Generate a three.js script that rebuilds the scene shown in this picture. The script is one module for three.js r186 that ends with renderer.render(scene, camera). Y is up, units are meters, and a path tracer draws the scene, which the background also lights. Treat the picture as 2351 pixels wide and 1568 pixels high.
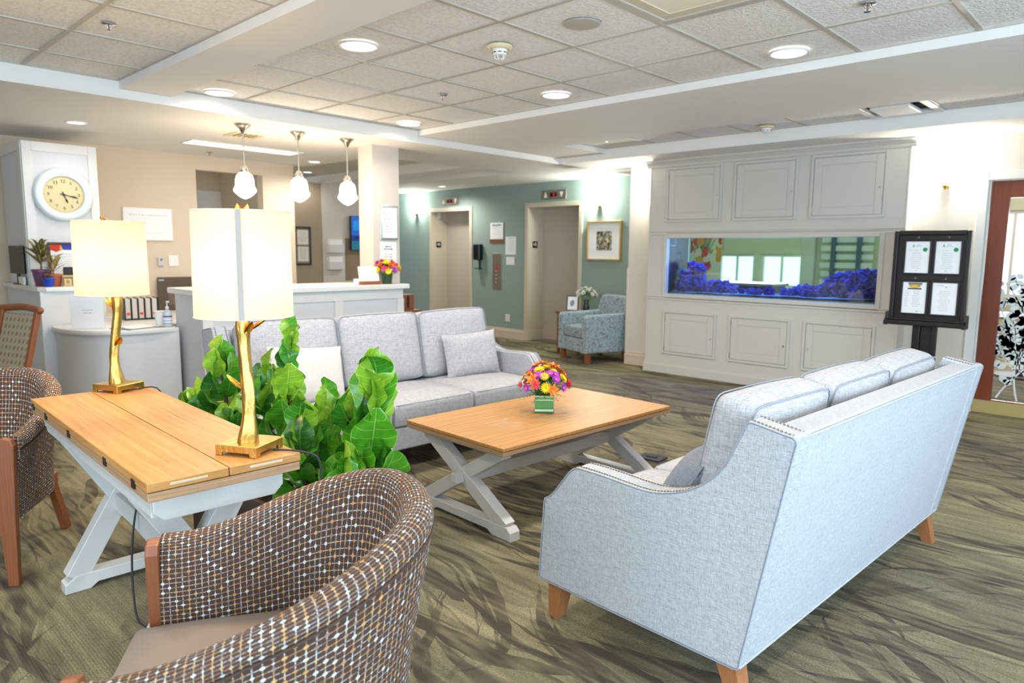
import * as THREE from 'three';
import { RoundedBoxGeometry } from 'three/addons/geometries/RoundedBoxGeometry.js';
import { mergeGeometries, toCreasedNormals } from 'three/addons/utils/BufferGeometryUtils.js';
import { RectAreaLightUniformsLib } from 'three/addons/lights/RectAreaLightUniformsLib.js';
import { ImprovedNoise } from 'three/addons/math/ImprovedNoise.js';

// ---------------------------------------------------------------- camera, sky, large lights, exposure
const scene = new THREE.Scene();
const camera = new THREE.PerspectiveCamera(52.05, 2351 / 1568, 0.05, 60);
camera.position.set(0, 1.45, 0);
{
  const right = new THREE.Vector3(0.7229, 0.0096, -0.6909).normalize();
  const back = new THREE.Vector3(0.6844, 0.1275, 0.7178);
  back.addScaledVector(right, -back.dot(right)).normalize();
  const up = new THREE.Vector3().crossVectors(back, right);
  camera.quaternion.setFromRotationMatrix(new THREE.Matrix4().makeBasis(right, up, back));
}
camera.focus = 2.5;
camera.userData.fStop = 3.2;
scene.background = new THREE.Color().setRGB(0.86, 0.94, 1.0);
scene.backgroundIntensity = 3.2;
const renderer = new THREE.WebGLRenderer({ antialias: true });
renderer.toneMapping = THREE.LinearToneMapping;
renderer.toneMappingExposure = 0.73;
renderer.shadowMap.enabled = true;
renderer.shadowMap.type = THREE.PCFSoftShadowMap;
RectAreaLightUniformsLib.init();

// daylight that comes in by the windows behind and beside the camera, one soft light in each opening
const DAY = new THREE.Color().setRGB(0.58, 0.79, 1.0);
function daylight(x, y, z, w, h, tx, ty, tz, power, color = DAY) {
  const l = new THREE.RectAreaLight(color, power, w, h);
  l.position.set(x, y, z); l.lookAt(tx, ty, tz); l.name = 'window_daylight'; scene.add(l);
}
const WIN_BACK = [[-1.7, -0.1], [0.4, 2.0]];                             // x ranges of the windows in the wall behind the camera (z = 3.4)
const WIN_SIDE = [[-4.2, -2.5], [-1.9, -0.2], [0.4, 2.1]];        // z ranges of the windows in the wall beside the camera (x = 2.6)
const WIN_Y = [0.55, 2.35];
const DAY_POWER = 14.5;
for (const [a, b] of WIN_BACK) daylight((a + b) / 2, 1.45, 3.36, b - a - 0.1, 1.7, (a + b) / 2, 1.45, 0, DAY_POWER);
for (const [a, b] of WIN_SIDE) daylight(2.56, 1.45, (a + b) / 2, b - a - 0.1, 1.7, 0, 1.45, (a + b) / 2, DAY_POWER);

// ---------------------------------------------------------------- helpers
const V3 = (x, y, z) => new THREE.Vector3(x, y, z);
function seeded(a) { return () => { a |= 0; a = a + 0x6D2B79F5 | 0; let t = Math.imul(a ^ a >>> 15, 1 | a); t = t + Math.imul(t ^ t >>> 7, 61 | t) ^ t; return ((t ^ t >>> 14) >>> 0) / 4294967296; }; }
const rnd = seeded(20240611);
const rr = (a, b) => a + (b - a) * rnd();
const clamp = (x, a, b) => Math.min(b, Math.max(a, x));
const smooth = (a, b, x) => { const t = clamp((x - a) / (b - a), 0, 1); return t * t * (3 - 2 * t); };
const perlin = new ImprovedNoise();

// uv in metres from the largest part of the normal
function boxUV(g) {
  if (g.index) g = g.toNonIndexed();
  const p = g.attributes.position, n = p.count, uv = new Float32Array(n * 2);
  const a = V3(), b = V3(), c = V3(), e = V3(), f = V3();
  for (let i = 0; i < n; i += 3) {
    a.fromBufferAttribute(p, i); b.fromBufferAttribute(p, i + 1); c.fromBufferAttribute(p, i + 2);
    e.subVectors(b, a); f.subVectors(c, a); e.cross(f);
    const ax = Math.abs(e.x), ay = Math.abs(e.y), az = Math.abs(e.z);
    for (let k = 0; k < 3; k++) {
      const x = p.getX(i + k), y = p.getY(i + k), z = p.getZ(i + k);
      uv.set(ay >= ax && ay >= az ? [x, z] : ax >= az ? [z, y] : [x, y], (i + k) * 2);
    }
  }
  g.setAttribute('uv', new THREE.BufferAttribute(uv, 2));
  return g;
}
function joined(list) {
  list = (Array.isArray(list) ? list : [list]).map((g) => {
    g = g.index ? g.toNonIndexed() : g;
    for (const k of Object.keys(g.attributes)) if (!['position', 'normal', 'uv'].includes(k)) g.deleteAttribute(k);
    if (!g.attributes.uv) boxUV(g);
    if (!g.attributes.normal) g.computeVertexNormals();
    return g;
  });
  return list.length === 1 ? list[0] : mergeGeometries(list);
}
function part(name, geo, mat, parent, opt = {}) {
  let g = joined(geo);
  if (!opt.keepUV) g = boxUV(g);
  const m = new THREE.Mesh(g, mat);
  m.name = name; m.castShadow = m.receiveShadow = true;
  if (opt.stuff) m.userData.kind = 'stuff';
  if (opt.label) m.userData.label = opt.label;
  if (opt.at) m.position.set(...opt.at);
  if (opt.turn) m.rotation.set(...opt.turn);
  parent.add(m);
  return m;
}
const taken = {};
function numbered(name) { const n = taken[name] = (taken[name] ?? -1) + 1; return n ? name + '_' + String(n).padStart(3, '0') : name; }
function thing(name, label, category, at = [0, 0, 0], turn = 0, group) {
  const o = new THREE.Group();
  o.name = numbered(name); o.position.set(...at); o.rotation.y = turn;
  o.userData = { label, category };
  if (group) o.userData.group = group;
  scene.add(o);
  return o;
}
function single(name, label, category, geo, mat, at = [0, 0, 0], turn = 0, group, opt = {}) {
  const m = part(numbered(name), geo, mat, scene, opt);
  m.position.set(...at); m.rotation.y = turn;
  m.userData.label = label; m.userData.category = category;
  if (group) m.userData.group = group;
  return m;
}
function struct(name, geo, mat, label, opt = {}) {
  let m;
  if (geo) m = part(name, geo, mat, scene, opt); else { m = new THREE.Group(); m.name = name; scene.add(m); }
  m.userData.kind = 'structure';
  if (label) m.userData.label = label;
  return m;
}
function copyOf(o, at, turn, label) {
  const c = o.clone();
  c.name = numbered(o.name.replace(/_\d{3}$/, '')); c.userData = { ...o.userData };
  c.position.set(...at); if (turn !== undefined) c.rotation.y = turn;
  if (label) c.userData.label = label;
  scene.add(c);
  return c;
}
// geometry makers
const box = (x0, x1, y0, y1, z0, z1) => { const g = new THREE.BoxGeometry(Math.abs(x1 - x0), Math.abs(y1 - y0), Math.abs(z1 - z0)); g.translate((x0 + x1) / 2, (y0 + y1) / 2, (z0 + z1) / 2); return g; };
const rbox = (x0, x1, y0, y1, z0, z1, r = 0.006, s = 2) => { const g = new RoundedBoxGeometry(Math.abs(x1 - x0), Math.abs(y1 - y0), Math.abs(z1 - z0), s, Math.min(r, Math.abs(x1 - x0) / 2.01, Math.abs(y1 - y0) / 2.01, Math.abs(z1 - z0) / 2.01)); g.translate((x0 + x1) / 2, (y0 + y1) / 2, (z0 + z1) / 2); return g; };
const cyl = (r0, r1, h, x = 0, y = 0, z = 0, n = 24) => { const g = new THREE.CylinderGeometry(r1, r0, h, n); g.translate(x, y + h / 2, z); return g; };
const ball = (r, x, y, z, n = 12) => { const g = new THREE.SphereGeometry(r, n, Math.max(6, n * 0.7 | 0)); g.translate(x, y, z); return g; };
const lathe = (pts, n = 32) => new THREE.LatheGeometry(pts.map(([r, y]) => new THREE.Vector2(r, y)), n);
const tube = (pts, r, n = 24, m = 8, closed = false) => new THREE.TubeGeometry(new THREE.CatmullRomCurve3(pts.map((p) => Array.isArray(p) ? V3(...p) : p), closed, 'centripetal'), n, r, m, closed);
function prism(points, depth, bevel = 0, holes = []) {   // outline in x, y; extruded from z = 0 to depth
  const s = new THREE.Shape(points.map(([x, y]) => new THREE.Vector2(x, y)));
  for (const h of holes) s.holes.push(new THREE.Path(h.map(([x, y]) => new THREE.Vector2(x, y))));
  const g = new THREE.ExtrudeGeometry(s, { depth: depth - 2 * bevel, bevelEnabled: bevel > 0, bevelThickness: bevel, bevelSize: bevel, bevelOffset: -bevel, bevelSegments: 2, steps: 1, curveSegments: 10 });
  if (bevel) g.translate(0, 0, bevel);
  return g;
}
function beam(a, b, w, h, r = 0.004) {                   // a bar with rounded edges from a to b; h is its size in the vertical plane
  const A = V3(...a), B = V3(...b), d = B.clone().sub(A), L = d.length();
  const g = new RoundedBoxGeometry(w, h, L, 2, r);
  const zz = d.normalize(), ref = Math.abs(zz.y) > 0.95 ? V3(1, 0, 0) : V3(0, 1, 0), xx = V3().crossVectors(ref, zz).normalize(), yy = V3().crossVectors(zz, xx);
  g.applyMatrix4(new THREE.Matrix4().makeBasis(xx, yy, zz).setPosition(A.add(B).multiplyScalar(0.5)));
  return g;
}
// a surface from a function of u, v in 0..1; uv in metres given by the caller
function sheet(nu, nv, f, uvf) {
  const pos = [], uv = [], idx = [];
  for (let j = 0; j <= nv; j++) for (let i = 0; i <= nu; i++) { const u = i / nu, v = j / nv; pos.push(...f(u, v)); uv.push(...(uvf ? uvf(u, v) : [u, v])); }
  for (let j = 0; j < nv; j++) for (let i = 0; i < nu; i++) { const a = j * (nu + 1) + i, b = a + 1, c = a + nu + 1, d = c + 1; idx.push(a, b, d, a, d, c); }
  const g = new THREE.BufferGeometry();
  g.setAttribute('position', new THREE.Float32BufferAttribute(pos, 3));
  g.setAttribute('uv', new THREE.Float32BufferAttribute(uv, 2));
  g.setIndex(idx); g.computeVertexNormals();
  return g;
}
const moved = (g, x, y, z) => { g.translate(x, y, z); return g; };
const turned = (g, x = 0, y = 0, z = 0) => { if (x) g.rotateX(x); if (y) g.rotateY(y); if (z) g.rotateZ(z); return g; };

// ---------------------------------------------------------------- computed textures
function texOf(size, f, srgb = true, h = size) {
  const d = new Uint8Array(size * h * 4);
  for (let y = 0; y < h; y++) for (let x = 0; x < size; x++) { const c = f(x / size, y / h, x, y), o = (y * size + x) * 4; d[o] = clamp(c[0], 0, 255); d[o + 1] = clamp(c[1], 0, 255); d[o + 2] = clamp(c[2], 0, 255); d[o + 3] = 255; }
  const t = new THREE.DataTexture(d, size, h); t.colorSpace = srgb ? THREE.SRGBColorSpace : THREE.NoColorSpace;
  t.wrapS = t.wrapT = THREE.RepeatWrapping; t.magFilter = THREE.LinearFilter; t.minFilter = THREE.LinearMipmapLinearFilter; t.needsUpdate = true;
  return t;
}
function canvasTex(w, h, draw, repeat = false) {
  const c = document.createElement('canvas'); c.width = w; c.height = h;
  draw(c.getContext('2d'), w, h);
  const t = new THREE.CanvasTexture(c); t.colorSpace = THREE.SRGBColorSpace; t.magFilter = THREE.LinearFilter;
  if (repeat) t.wrapS = t.wrapT = THREE.RepeatWrapping;
  return t;
}
// noise that repeats after n cells
const lattice = (() => { const r = seeded(99), t = new Float32Array(65536); for (let i = 0; i < 65536; i++) t[i] = r(); return t; })();
const hash2 = (x, y, s = 0) => lattice[((x * 73 + y * 9176 + s * 2311) ^ (y * 31 + x * 57)) & 65535];
function vnoise(u, v, nx, ny, s = 0) {
  const x = u * nx, y = v * ny, x0 = Math.floor(x), y0 = Math.floor(y), fx = x - x0, fy = y - y0, sx = fx * fx * (3 - 2 * fx), sy = fy * fy * (3 - 2 * fy);
  const X = (k) => ((k % nx) + nx) % nx, Y = (k) => ((k % ny) + ny) % ny;
  const a = hash2(X(x0), Y(y0), s), b = hash2(X(x0 + 1), Y(y0), s), c = hash2(X(x0), Y(y0 + 1), s), d = hash2(X(x0 + 1), Y(y0 + 1), s);
  return a + (b - a) * sx + (c - a) * sy + (a - b - c + d) * sx * sy;
}
const fbm = (u, v, nx, ny, o = 4, s = 0) => { let r = 0, a = 0.5, t = 0; for (let i = 0; i < o; i++) { r += a * vnoise(u, v, nx << i, ny << i, s + i * 7); t += a; a *= 0.5; } return r / t; };
function tiled(t, mx, my = mx, rot = 0) { const c = t.clone(); c.repeat.set(1 / mx, 1 / my); c.rotation = rot; c.needsUpdate = true; return c; }
function std(o) { return new THREE.MeshStandardMaterial(o); }
function phys(o) { return new THREE.MeshPhysicalMaterial(o); }

const M = {};
{
  // painted plaster with a fine roller stipple
  const stipple = texOf(256, (u, v) => { const n = 128 + 70 * (fbm(u, v, 48, 48, 2, 3) - 0.5) * 2; return [n, n, n]; }, false);
  const paint = (hex, rough = 0.75) => std({ color: hex, roughness: rough, bumpMap: tiled(stipple, 0.35), bumpScale: 0.0004 });
  M.white = paint('#f1efeb', 0.6); M.whiteTrim = paint('#eceae4', 0.42); M.ceilPaint = paint('#efece6', 0.85);
  M.beige = paint('#d8c6ae'); M.cream = paint('#d9d2c6'); M.taupe = paint('#a3937f'); M.greyWall = paint('#aaa69c');
  M.green = paint('#94a7a0', 0.8); M.baseboard = paint('#d9c9b8', 0.5); M.elevFrame = paint('#d2c6b2', 0.42); M.elevDoor = std({ color: '#c4baad', roughness: 0.36 });
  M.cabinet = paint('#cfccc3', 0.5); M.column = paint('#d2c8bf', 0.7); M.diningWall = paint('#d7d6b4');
  // fissured acoustic tile
  const fiss = texOf(512, (u, v) => { const a = fbm(u, v, 56, 56, 3, 5), b = vnoise(u, v, 120, 120, 9); const h = smooth(0.35, 0.62, a) * 0.75 + b * 0.25; return [255 * h, 255 * h, 255 * h]; }, false);
  const fissC = texOf(512, (u, v) => { const a = fbm(u, v, 56, 56, 3, 5), k = 0.955 + 0.045 * smooth(0.35, 0.6, a), s = 0.985 + 0.03 * (vnoise(u, v, 200, 200, 2) - 0.5); return [248 * k * s, 245 * k * s, 240 * k * s]; });
  M.tile = std({ map: tiled(fissC, 0.62), bumpMap: tiled(fiss, 0.62), bumpScale: 0.0022, roughness: 0.95 });
  M.tileWarm = std({ map: tiled(fissC, 0.62, 0.62, 1.1), color: '#fcfbf8', bumpMap: tiled(fiss, 0.62, 0.62, 1.1), bumpScale: 0.0022, roughness: 0.95 });
  M.tbar = std({ color: '#bfb8aa', roughness: 0.5 });
  // metals, plastics
  M.brass = std({ color: '#c9a24e', roughness: 0.28, metalness: 1 }); M.nickel = std({ color: '#cfc9bd', roughness: 0.25, metalness: 1 });
  M.steel = std({ color: '#a79c93', roughness: 0.35, metalness: 0.85 }); M.chrome = std({ color: '#d8dadc', roughness: 0.12, metalness: 1 });
  M.black = std({ color: '#151514', roughness: 0.4 }); M.blackGloss = std({ color: '#0d0d0e', roughness: 0.15 }); M.dark = std({ color: '#2b2a2c', roughness: 0.6 });
  M.whitePlastic = std({ color: '#eeece8', roughness: 0.35 }); M.creamPlastic = std({ color: '#e6d6ae', roughness: 0.4 }); M.greyPlastic = std({ color: '#77756f', roughness: 0.5 });
  M.speaker = std({ color: '#b9b4a9', roughness: 0.7 });
  const goldBump = texOf(256, (u, v) => { const n = 255 * fbm(u, v, 10, 4, 4, 21); return [n, n, n]; }, false);
  M.gold = std({ color: '#cda85c', roughness: 0.34, metalness: 1, bumpMap: tiled(goldBump, 0.12), bumpScale: 0.0016 });
  M.glass = phys({ color: '#ffffff', roughness: 0.02, transmission: 1, thickness: 0, ior: 1.5 });
  M.tankGlass = phys({ color: '#eefaf6', roughness: 0.01, transmission: 1, thickness: 0, ior: 1.45 });
  M.acrylic = phys({ color: '#fbfdff', roughness: 0.04, transmission: 0.96, thickness: 0 });
  M.paper = std({ color: '#f2f3f4', roughness: 0.85 });
}
// woods: grain runs along u
function woodTex(c0, c1, streak, seed, w = 1024, h = 512) {
  return texOf(w, (u, v) => {
    const warp = 0.06 * (fbm(u, v, 3, 3, 3, seed) - 0.5), g = fbm(u, v + warp, 3, 46, 4, seed + 1), fine = vnoise(u, v + warp, 26, 240, seed + 2), ring = 0.5 + 0.5 * Math.sin((v + 1.8 * warp + 0.02 * g) * 2 * Math.PI * 11);
    const t = clamp(0.52 * g + 0.2 * fine + 0.28 * ring * g, 0, 1), k = 1 - streak * (fine > 0.84 ? (fine - 0.84) * 3.5 : 0);
    return [0, 1, 2].map((i) => (c0[i] + (c1[i] - c0[i]) * t) * k);
  }, true, h);
}
{
  const oak = woodTex([168, 114, 58], [218, 168, 102], 0.35, 11), side = woodTex([150, 112, 78], [205, 168, 130], 0.5, 17), brown = woodTex([118, 66, 38], [168, 102, 62], 0.4, 23), red = woodTex([112, 50, 28], [150, 76, 46], 0.35, 31), legs = woodTex([142, 88, 52], [190, 132, 86], 0.3, 37);
  const ob = texOf(512, (u, v) => { const n = 255 * (0.6 * vnoise(u, v, 20, 200, 5) + 0.4 * fbm(u, v, 4, 40, 3, 6)); return [n, n, n]; }, false);
  M.oak = std({ map: tiled(oak, 1.1, 0.5), roughness: 0.42, bumpMap: tiled(ob, 0.7, 0.35), bumpScale: 0.0004 });
  M.oakZ = std({ map: tiled(oak, 1.1, 0.5, Math.PI / 2), roughness: 0.4, bumpMap: tiled(ob, 0.7, 0.35, Math.PI / 2), bumpScale: 0.0004 });
  M.oakEdge = std({ map: tiled(side, 0.8, 0.16), roughness: 0.5 });
  M.brownWood = std({ map: tiled(brown, 0.5, 0.12, Math.PI / 2), roughness: 0.4 });
  M.brownWoodFlat = std({ map: tiled(brown, 0.5, 0.15), roughness: 0.45 });
  M.redWood = std({ map: tiled(red, 1.2, 0.4, Math.PI / 2), roughness: 0.35 });
  M.legWood = std({ map: tiled(legs, 0.4, 0.1, Math.PI / 2), roughness: 0.45 });
  M.espresso = std({ color: '#130e0c', roughness: 0.42 });
  M.lacquer = std({ color: '#d0ceca', roughness: 0.36 });
}
// carpet: tan and olive loops with long dark feather strokes; the pattern runs along world x
{
  const S = 2048, draw = document.createElement('canvas'); draw.width = draw.height = S;
  const g = draw.getContext('2d'), r = seeded(4711), q = (a, b) => a + (b - a) * r();
  g.fillStyle = '#000'; g.fillRect(0, 0, S, S); g.lineCap = 'round';
  const wrap = (f) => { for (const dx of [-S, 0, S]) for (const dy of [-S, 0, S]) { g.save(); g.translate(dx, dy); f(); g.restore(); } };
  // a tapering curved stroke as a filled outline
  function stroke(x, y, ang, len, bend, w, shade, hook) {
    const n = 22, L = [], R = []; let px = x, py = y, a = ang;
    for (let i = 0; i <= n; i++) {
      const t = i / n, ww = w * Math.pow(Math.sin(Math.PI * Math.pow(t, 0.65)), 0.9) + 0.6;
      L.push([px - Math.sin(a) * ww, py + Math.cos(a) * ww]); R.push([px + Math.sin(a) * ww, py - Math.cos(a) * ww]);
      a += bend / n + (hook ? hook * Math.pow(t, 5) : 0); px += Math.cos(a) * len / n; py += Math.sin(a) * len / n;
    }
    const P = L.concat(R.reverse());
    wrap(() => { g.fillStyle = `rgba(255,255,255,${shade})`; g.beginPath(); P.forEach(([X, Y], i) => i ? g.lineTo(X, Y) : g.moveTo(X, Y)); g.closePath(); g.fill(); });
  }
  for (let i = 0; i < 90; i++) stroke(q(0, S), q(0, S), q(-0.25, 0.25), q(300, 800), q(-0.9, 0.9), q(20, 70), q(0.10, 0.3), 0);
  for (let i = 0; i < 50; i++) {                        // plumes: a main stroke that swells and hooks, with fine lines that follow it
    const x = q(0, S), y = q(0, S), a = q(-0.3, 0.3) + (r() < 0.5 ? Math.PI : 0), L = q(420, 900), b = q(-1.1, 1.1), hk = r() < 0.4 ? q(-0.45, 0.45) : 0;
    stroke(x, y, a, L, b, q(13, 34), q(0.6, 0.95), hk);
    for (let k = 0, n = 2 + (r() * 3 | 0); k < n; k++) { const o = q(-70, 70); stroke(x - Math.sin(a) * o + q(-90, 90), y + Math.cos(a) * o, a + q(-0.05, 0.05), L * q(0.5, 1), b * q(0.85, 1.1), q(3, 10), q(0.35, 0.7), hk * 0.4); }
  }
  for (let i = 0; i < 36; i++) stroke(q(0, S), q(0, S), q(-0.22, 0.22) + (r() < 0.5 ? Math.PI : 0), q(260, 640), q(-0.7, 0.7), q(2, 6), q(0.25, 0.55), 0);
  const m = g.getImageData(0, 0, S, S).data;
  const tex = texOf(S, (u, v, x, y) => {
    const wx = 90 * (vnoise(u, v, 5, 7, 51) - 0.5), wy = 150 * (vnoise(u, v, 4, 6, 53) - 0.5) + 44 * (vnoise(u, v, 11, 16, 55) - 0.5) + 12 * (vnoise(u, v, 40, 60, 57) - 0.5);
    const k0 = m[((((y + wy) & (S - 1)) * S) + ((x + wx) & (S - 1))) * 4] / 255, fray = vnoise(u, v, 26, 170, 59), k = clamp(k0 * (0.25 + 1.0 * fray) + 0.16 * smooth(0.5, 0.8, fbm(u, v, 9, 30, 3, 63)), 0, 1), pile = hash2(x >> 1, y >> 1, 4), rib = 0.5 + 0.5 * Math.sin(y * Math.PI / 2.5), wide = fbm(u, v, 6, 10, 3, 41), str = fbm(u, v, 8, 120, 2, 43);
    const t = clamp(k * (0.62 + 0.55 * pile), 0, 1), n = 0.80 + 0.30 * pile + 0.05 * rib, w = wide - 0.5;
    const base = [135 + 44 * w + 44 * (str - 0.5), 126 + 40 * w + 40 * (str - 0.5), 96 + 24 * w + 32 * (str - 0.5)], dk = [60, 52, 40];
    return [0, 1, 2].map((i) => (base[i] + (dk[i] - base[i]) * t) * n);
  });
  const pb = texOf(512, (u, v, x, y) => { const n = 255 * (0.6 * hash2(x >> 1, y >> 1, 8) + 0.4 * (0.5 + 0.5 * Math.sin(y * Math.PI / 4))); return [n, n, n]; }, false);
  M.carpet = std({ map: tiled(tex, 3.1), roughness: 1, bumpMap: tiled(pb, 0.7), bumpScale: 0.002 });
}
// cloths
{
  const linen = texOf(512, (u, v, x, y) => {
    const a = vnoise(u, v, 20, 250, 3), b = vnoise(u, v, 250, 20, 4), s = vnoise(u, v, 9, 130, 5), s2 = vnoise(u, v, 130, 9, 6), n = hash2(x, y, 3);
    const k = 0.5 * (a + b) + 0.22 * ((s > 0.74 ? -1 : 0) + (s2 > 0.76 ? -1 : 0)) + 0.1 * (n - 0.5), l = 0.9 + 0.28 * (k - 0.35);
    return [190 * l, 193 * l, 198 * l];
  });
  const lb = texOf(512, (u, v, x, y) => { const n = 255 * (0.5 * vnoise(u, v, 20, 250, 3) + 0.5 * vnoise(u, v, 250, 20, 4)); return [n, n, n]; }, false);
  M.linen = std({ map: tiled(linen, 0.19), roughness: 0.95, bumpMap: tiled(lb, 0.24), bumpScale: 0.0012 });
  M.linenLight = std({ map: tiled(linen, 0.3), color: '#fdf9f6', roughness: 0.95, bumpMap: tiled(lb, 0.3), bumpScale: 0.001 });
  M.linenWarm = std({ map: tiled(linen, 0.2), color: '#f3e8df', roughness: 0.95, bumpMap: tiled(lb, 0.2), bumpScale: 0.001 });
  const felt = texOf(256, (u, v, x, y) => { const l = 0.9 + 0.16 * (fbm(u, v, 40, 40, 3, 8) - 0.5) + 0.06 * (hash2(x, y, 6) - 0.5); return [196 * l, 198 * l, 204 * l]; });
  M.backFelt = std({ map: tiled(felt, 0.2), roughness: 0.95, bumpMap: tiled(lb, 0.3), bumpScale: 0.0004 });
  M.pillowGrey = std({ map: tiled(linen, 0.15), color: '#b9bcc4', roughness: 0.95, bumpMap: tiled(lb, 0.15), bumpScale: 0.001 });
  const cotton = texOf(256, (u, v, x, y) => { const l = 0.95 + 0.1 * (0.5 * vnoise(u, v, 20, 120, 13) + 0.5 * vnoise(u, v, 120, 20, 14) - 0.5); return [226 * l, 219 * l, 212 * l]; });
  M.pillowCream = std({ map: tiled(cotton, 0.2), roughness: 0.95, bumpMap: tiled(lb, 0.2), bumpScale: 0.0008 });
  M.piping = std({ color: '#8f959f', roughness: 0.9 });
  M.nail = std({ color: '#9c8f80', roughness: 0.3, metalness: 0.9 });
  M.vinyl = std({ color: '#8d7f74', roughness: 0.5 });
  // brown cloth with a woven grid of light and tan dots
  const N = 24, C = 40, S = N * C, r = seeded(5);
  const cols = ['#c9d2cf', '#c9a06a', '#b08b5e', '#9d887a', '#cfd8d6', '#b98f55', '#8f7a6c'];
  const dots = canvasTex(S, S, (g) => {
    g.fillStyle = '#462f27'; g.fillRect(0, 0, S, S);
    for (let j = 0; j < N; j++) for (let i = 0; i < N; i++) {
      const x = (i + 0.5) * C, y = (j + 0.5) * C;
      const pick = () => cols[(r() * cols.length) | 0];
      const big = r(), ch = pick(), cv = pick(), main = (i + j) % 2 === 0;
      g.fillStyle = ch; g.fillRect(x - C / 2, y - 0.8, C, 1.6); for (const k of [-17, -10, 10, 17]) { g.beginPath(); g.arc(x + k, y, 2.9, 0, 7); g.fill(); }
      g.fillStyle = cv; g.fillRect(x - 0.8, y - C / 2, 1.6, C); for (const k of [-17, -10, 10, 17]) { g.beginPath(); g.arc(x, y + k, 2.9, 0, 7); g.fill(); }
      g.fillStyle = pick(); g.beginPath(); g.arc(x, y, main ? (big > 0.35 ? 11.5 : 9) : big > 0.5 ? 6.5 : 4.5, 0, 7); g.fill();
    }
  }, true);
  M.dotCloth = std({ map: tiled(dots, 0.4), roughness: 0.75, bumpMap: tiled(lb, 0.12), bumpScale: 0.0004 });
  // blue grey cloth with vines
  const vine = canvasTex(512, 512, (g, w) => {
    g.fillStyle = '#9dadb6'; g.fillRect(0, 0, w, w);
    const rs = seeded(77);
    for (let k = 0; k < 260; k++) {
      const x = rs() * w, y = rs() * w, a = rs() * 6.28, l = 12 + rs() * 20, c = rs() < 0.62 ? '#4f6470' : rs() < 0.6 ? '#6a5d5c' : '#c3ced2';
      for (const dx of [-w, 0, w]) for (const dy of [-w, 0, w]) { g.save(); g.translate(x + dx, y + dy); g.rotate(a); g.fillStyle = c; g.beginPath(); g.moveTo(-l, 0); g.quadraticCurveTo(0, 9, l, 0); g.quadraticCurveTo(0, -5, -l, 0); g.fill(); g.restore(); }
    }
  }, true);
  M.vine = std({ map: tiled(vine, 0.42), roughness: 0.9 });
  M.chairBackCloth = std({ map: tiled(canvasTex(256, 256, (g, w) => { g.fillStyle = '#a69c84'; g.fillRect(0, 0, w, w); for (let j = 0; j < 4; j++) for (let i = 0; i < 4; i++) { g.fillStyle = (i + j) % 2 ? '#8d6f50' : '#8a7f68'; g.beginPath(); g.ellipse((i + 0.5) * 64, (j + 0.5) * 64, 15, 21, 0.5, 0, 7); g.fill(); } }, true), 0.2), roughness: 0.9 });
  // painted boards with fine horizontal lines for the reception desk
  const lines = texOf(64, (u, v) => { const e = Math.abs(((v * 8) % 1) - 0.5) > 0.44 ? 60 : 200; return [e, e, e]; }, false, 256);
  M.desk = std({ color: '#dcdee0', roughness: 0.55, bumpMap: tiled(lines, 0.3, 0.16), bumpScale: 0.0009 });
  M.deskTop = std({ color: '#e4e3e0', roughness: 0.3 });
}

// ================================================================ THE SETTING
const CE = 2.654, HB = 2.60, HL = 2.535, XZ = -5.74;      // tile ceiling, beams, low ceiling of the reception, where it drops
const ZE = -8.417, ZR = -7.62, ZA = -7.373;               // elevator wall, door wall, front of the aquarium cabinet
struct('floor', box(-14, 2.8, -0.12, 0, -12.4, 3.6), M.carpet, 'olive carpet with long dark brown feather strokes');

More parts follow.
